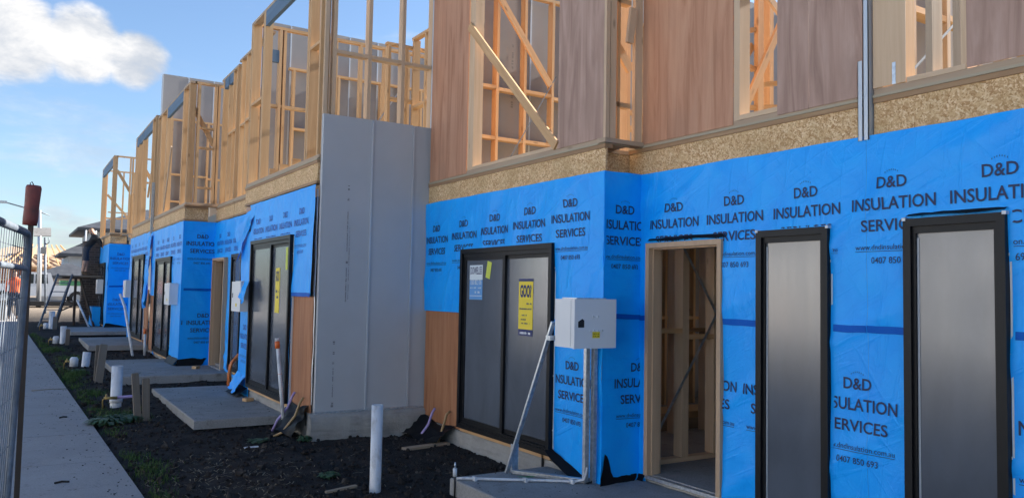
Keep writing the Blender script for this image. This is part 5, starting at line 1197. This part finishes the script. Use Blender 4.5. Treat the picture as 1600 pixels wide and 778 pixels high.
# ================================================================== SOIL LITTER AND PLANTS
rng = random.Random(11)
def icos(r, seed):
    bm = bmesh.new(); bmesh.ops.create_icosphere(bm, subdivisions=1, radius=r); v = [p.co.copy() for p in bm.verts]; f = [tuple(x.index for x in q.verts) for q in bm.faces]; bm.free()
    rg = random.Random(seed); return [p*rg.uniform(.6, 1.3) for p in v], f
IC = [icos(1, s) for s in range(6)]
def blocked(x, y):
    for (a, b, c, d) in ((3.42, 5.1, 2, 6.55), (1.92, 3.2, 10.37, 14), (1.6, 3.45, 14.9, 18.45), (1.5, 2.9, 20.85, 24.25), (1.4, 3.2, 25.6, 28.7)):
        if a < x < b and c < y < d: return True
    if x < path_edge(y)+.05: return True
    lim = 4.5 if y < 9.35 else 3.05 if y < 13.1 else 3.35 if y < 16.6 else 2.75
    return x > lim
mb = MB(); cnt = 0
while cnt < 9000:
    y = 5.2+(rng.random()**2.2)*20; x = rng.uniform(.6, 4.6)
    if blocked(x, y): continue
    vv, ff = IC[rng.randrange(6)]; s = .004+.022*rng.random()**2.6+(.03*rng.random() if rng.random() < .03 else 0); k = len(mb.v); z = ground_z(x, y)
    R = Matrix.Rotation(rng.uniform(0, 6.3), 3, 'Z') @ Matrix.Rotation(rng.uniform(0, 6.3), 3, 'X')
    mb.v += [tuple(R @ p*s+Vector((x, y, z+s*.3))) for p in vv]; mb.f += [tuple(i+k for i in q) for q in ff]; cnt += 1
cnt = 0
while cnt < 1100:                                        # crumbs walked on to the path and the slabs
    if rng.random() < .6: y = 5+rng.random()**1.5*15; x = path_edge(y)-abs(rng.gauss(0, .28)); z = zg(y)+.021
    else:
        a_, b_, c_, d_, z = ((3.5, 4.5, 4.5, 6.5, .153), (1.97, 3.05, 10.45, 13.9, .206), (1.65, 3.3, 15, 18.3, .303))[rng.randrange(3)]; x = a_+(b_-a_)*rng.random()**1.5; y = rng.uniform(c_, d_)
    vv, ff = IC[rng.randrange(6)]; s_ = .0015+.005*rng.random()**3; k = len(mb.v)
    mb.v += [(p.x*s_*1.5+x, p.y*s_*1.5+y, p.z*s_*.7+z+s_*.3) for p in vv]; mb.f += [tuple(i+k for i in q) for q in ff]; cnt += 1
me = pydata('soil_clods', mb.v, mb.f); cl = obj('soil_clods', me, 'clod'); cl['kind'] = 'stuff'; cl['label'] = 'small dark clods and crumbs lying on the soil'; cl['category'] = 'soil'
mb = MB(); cnt = 0
while cnt < 420:
    if rng.random() < .55: y = rng.gauss(7.6, .9); x = rng.gauss(1.7, .45)
    else: y = 5.5+rng.random()**1.5*14; x = rng.uniform(.7, 4.4)
    if blocked(x, y): continue
    a = rng.uniform(0, 6.3); l = rng.uniform(.02, .12); z = ground_z(x, y)+.012; w = rng.uniform(.0015, .004); dx, dy = cos(a)*l/2, sin(a)*l/2; bend = rng.uniform(-.3, .3)*l
    k = len(mb.v); px_, py_ = -sin(a)*w, cos(a)*w; up_ = rng.uniform(0, .02)
    mb.v += [(x-dx-px_, y-dy-py_, z), (x-dx+px_, y-dy+py_, z), (x-sin(a)*bend+px_, y+cos(a)*bend+py_, z+up_), (x-sin(a)*bend-px_, y+cos(a)*bend-py_, z+up_), (x+dx+px_, y+dy+py_, z), (x+dx-px_, y+dy-py_, z)]
    mb.f += [(k, k+1, k+2, k+3), (k+3, k+2, k+4, k+5)]; cnt += 1
st = obj('straw_litter', pydata('straw_litter', mb.v, mb.f), 'straw'); st['kind'] = 'stuff'; st['label'] = 'dry straw and root litter strewn over the soil'; st['category'] = 'litter'
# grass tufts along the path edge
mb = MB()
def tuft(x, y, n, sp, h):
    for _ in range(n):
        bx_, by_ = x+rng.gauss(0, sp), y+rng.gauss(0, sp*1.8); 
        if bx_ < path_edge(by_)-.03: continue
        a = rng.uniform(0, 6.3); hh = h*rng.uniform(.4, 1.2); w = rng.uniform(.002, .005); z = ground_z(bx_, by_)-.005; l = hh*rng.uniform(.2, 1.0); k = len(mb.v)
        c, s = cos(a), sin(a)
        mb.v += [(bx_-s*w, by_+c*w, z), (bx_+s*w, by_-c*w, z), (bx_+c*l*.4+s*w*.7, by_+s*l*.4-c*w*.7, z+hh*.7), (bx_+c*l*.4-s*w*.7, by_+s*l*.4+c*w*.7, z+hh*.7), (bx_+c*l, by_+s*l, z+hh)]
        mb.f += [(k, k+1, k+2, k+3), (k+3, k+2, k+4)]
for i in range(150):
    y = 7.0+rng.random()**1.1*20; d = abs(rng.gauss(0, .12)); e = path_edge(y)
    dens = noise.noise((y*.55, 3.3, 0))
    if dens < -.12: continue
    tuft(e+.06+d, y, 40, .05, .05)
for (x, y, n, sp, h) in ((1.02, 16.6, 700, .10, .07), (.90, 16.0, 400, .08, .06), (.85, 21.5, 600, .14, .08), (1.15, 14.1, 400, .10, .06), (1.25, 8.6, 250, .10, .06), (1.3, 11.75, 700, .13, .08), (1.1, 19.4, 500, .15, .08)): tuft(x, y, n, sp, h)
gr = obj('grass', pydata('grass', mb.v, mb.f), 'grass'); gr['kind'] = 'stuff'; gr['label'] = 'patchy short grass along the footpath edge'; gr['category'] = 'grass'
def weed(label, x, y, n, spread, h, seed, low=False):
    rg = random.Random(seed); t = MB(); z = ground_z(x, y)
    for _ in range(n):
        a = rg.uniform(0, 6.3); l = spread*rg.uniform(.4, 1.1); hh = h*rg.uniform(.3, 1); w = rg.uniform(.012, .026); b = Vector((x+rg.gauss(0, spread*.25), y+rg.gauss(0, spread*.25), z)); d = Vector((cos(a), sin(a), 0)); p = Vector((-sin(a), cos(a), 0)); k = len(t.v)
        m1 = b+d*l*.5+Vector((0, 0, hh)); m2 = b+d*l*.8+Vector((0, 0, hh*.9)); e = b+d*l*1.1+Vector((0, 0, hh*.45))
        t.v += [tuple(b+p*.003), tuple(b-p*.003), tuple(m1-p*w*.8), tuple(m1+p*w*.8), tuple(m2-p*w), tuple(m2+p*w), tuple(e)]; t.f += [(k, k+1, k+2, k+3), (k+3, k+2, k+4, k+5), (k+5, k+4, k+6)]
    me = pydata('leaves', t.v, t.f); return tag(obj('weed_clump', me, 'weed'), label, 'weed', 'green weeds growing in the soil')
weed('large leafy weed clump spilling over the footpath edge', 1.06, 11.3, 150, .22, .10, 1); weed('leafy weed patch between the path weed and the paired stakes', 1.33, 11.55, 110, .22, .09, 2)
weed('small green weed on dark soil left of the tall drain pipe', 2.66, 7.5, 70, .09, .05, 3); weed('green weed at the foot of the blade wall footing', 3.0, 9.35, 60, .10, .06, 4)
weed('flat green weed beside the thin orange-tipped pipe', 2.5, 9.55, 60, .13, .03, 5); weed('straggly green weed beside the grass patch at the tilted stake', 1.1, 17.2, 60, .15, .06, 6)
# sticks and leaves on the path
for i, (x, y, l, a, lab) in enumerate(((.55, 14.6, .5, .2, 'long pale stick lying on the footpath'), (.45, 8.35, .12, .1, 'dark fallen twig on the near footpath slab'), (.62, 11.9, .10, .5, 'small dark twig on the second footpath slab'))):
    tag(tube('stick', [(x-cos(a)*l/2, y-sin(a)*l/2, zg(y)+.027), (x, y+.01, zg(y)+.033), (x+cos(a)*l/2, y+sin(a)*l/2, zg(y)+.026)], .006 if i == 0 else .01, 'straw' if i == 0 else 'clod', None, 6), lab, 'stick')
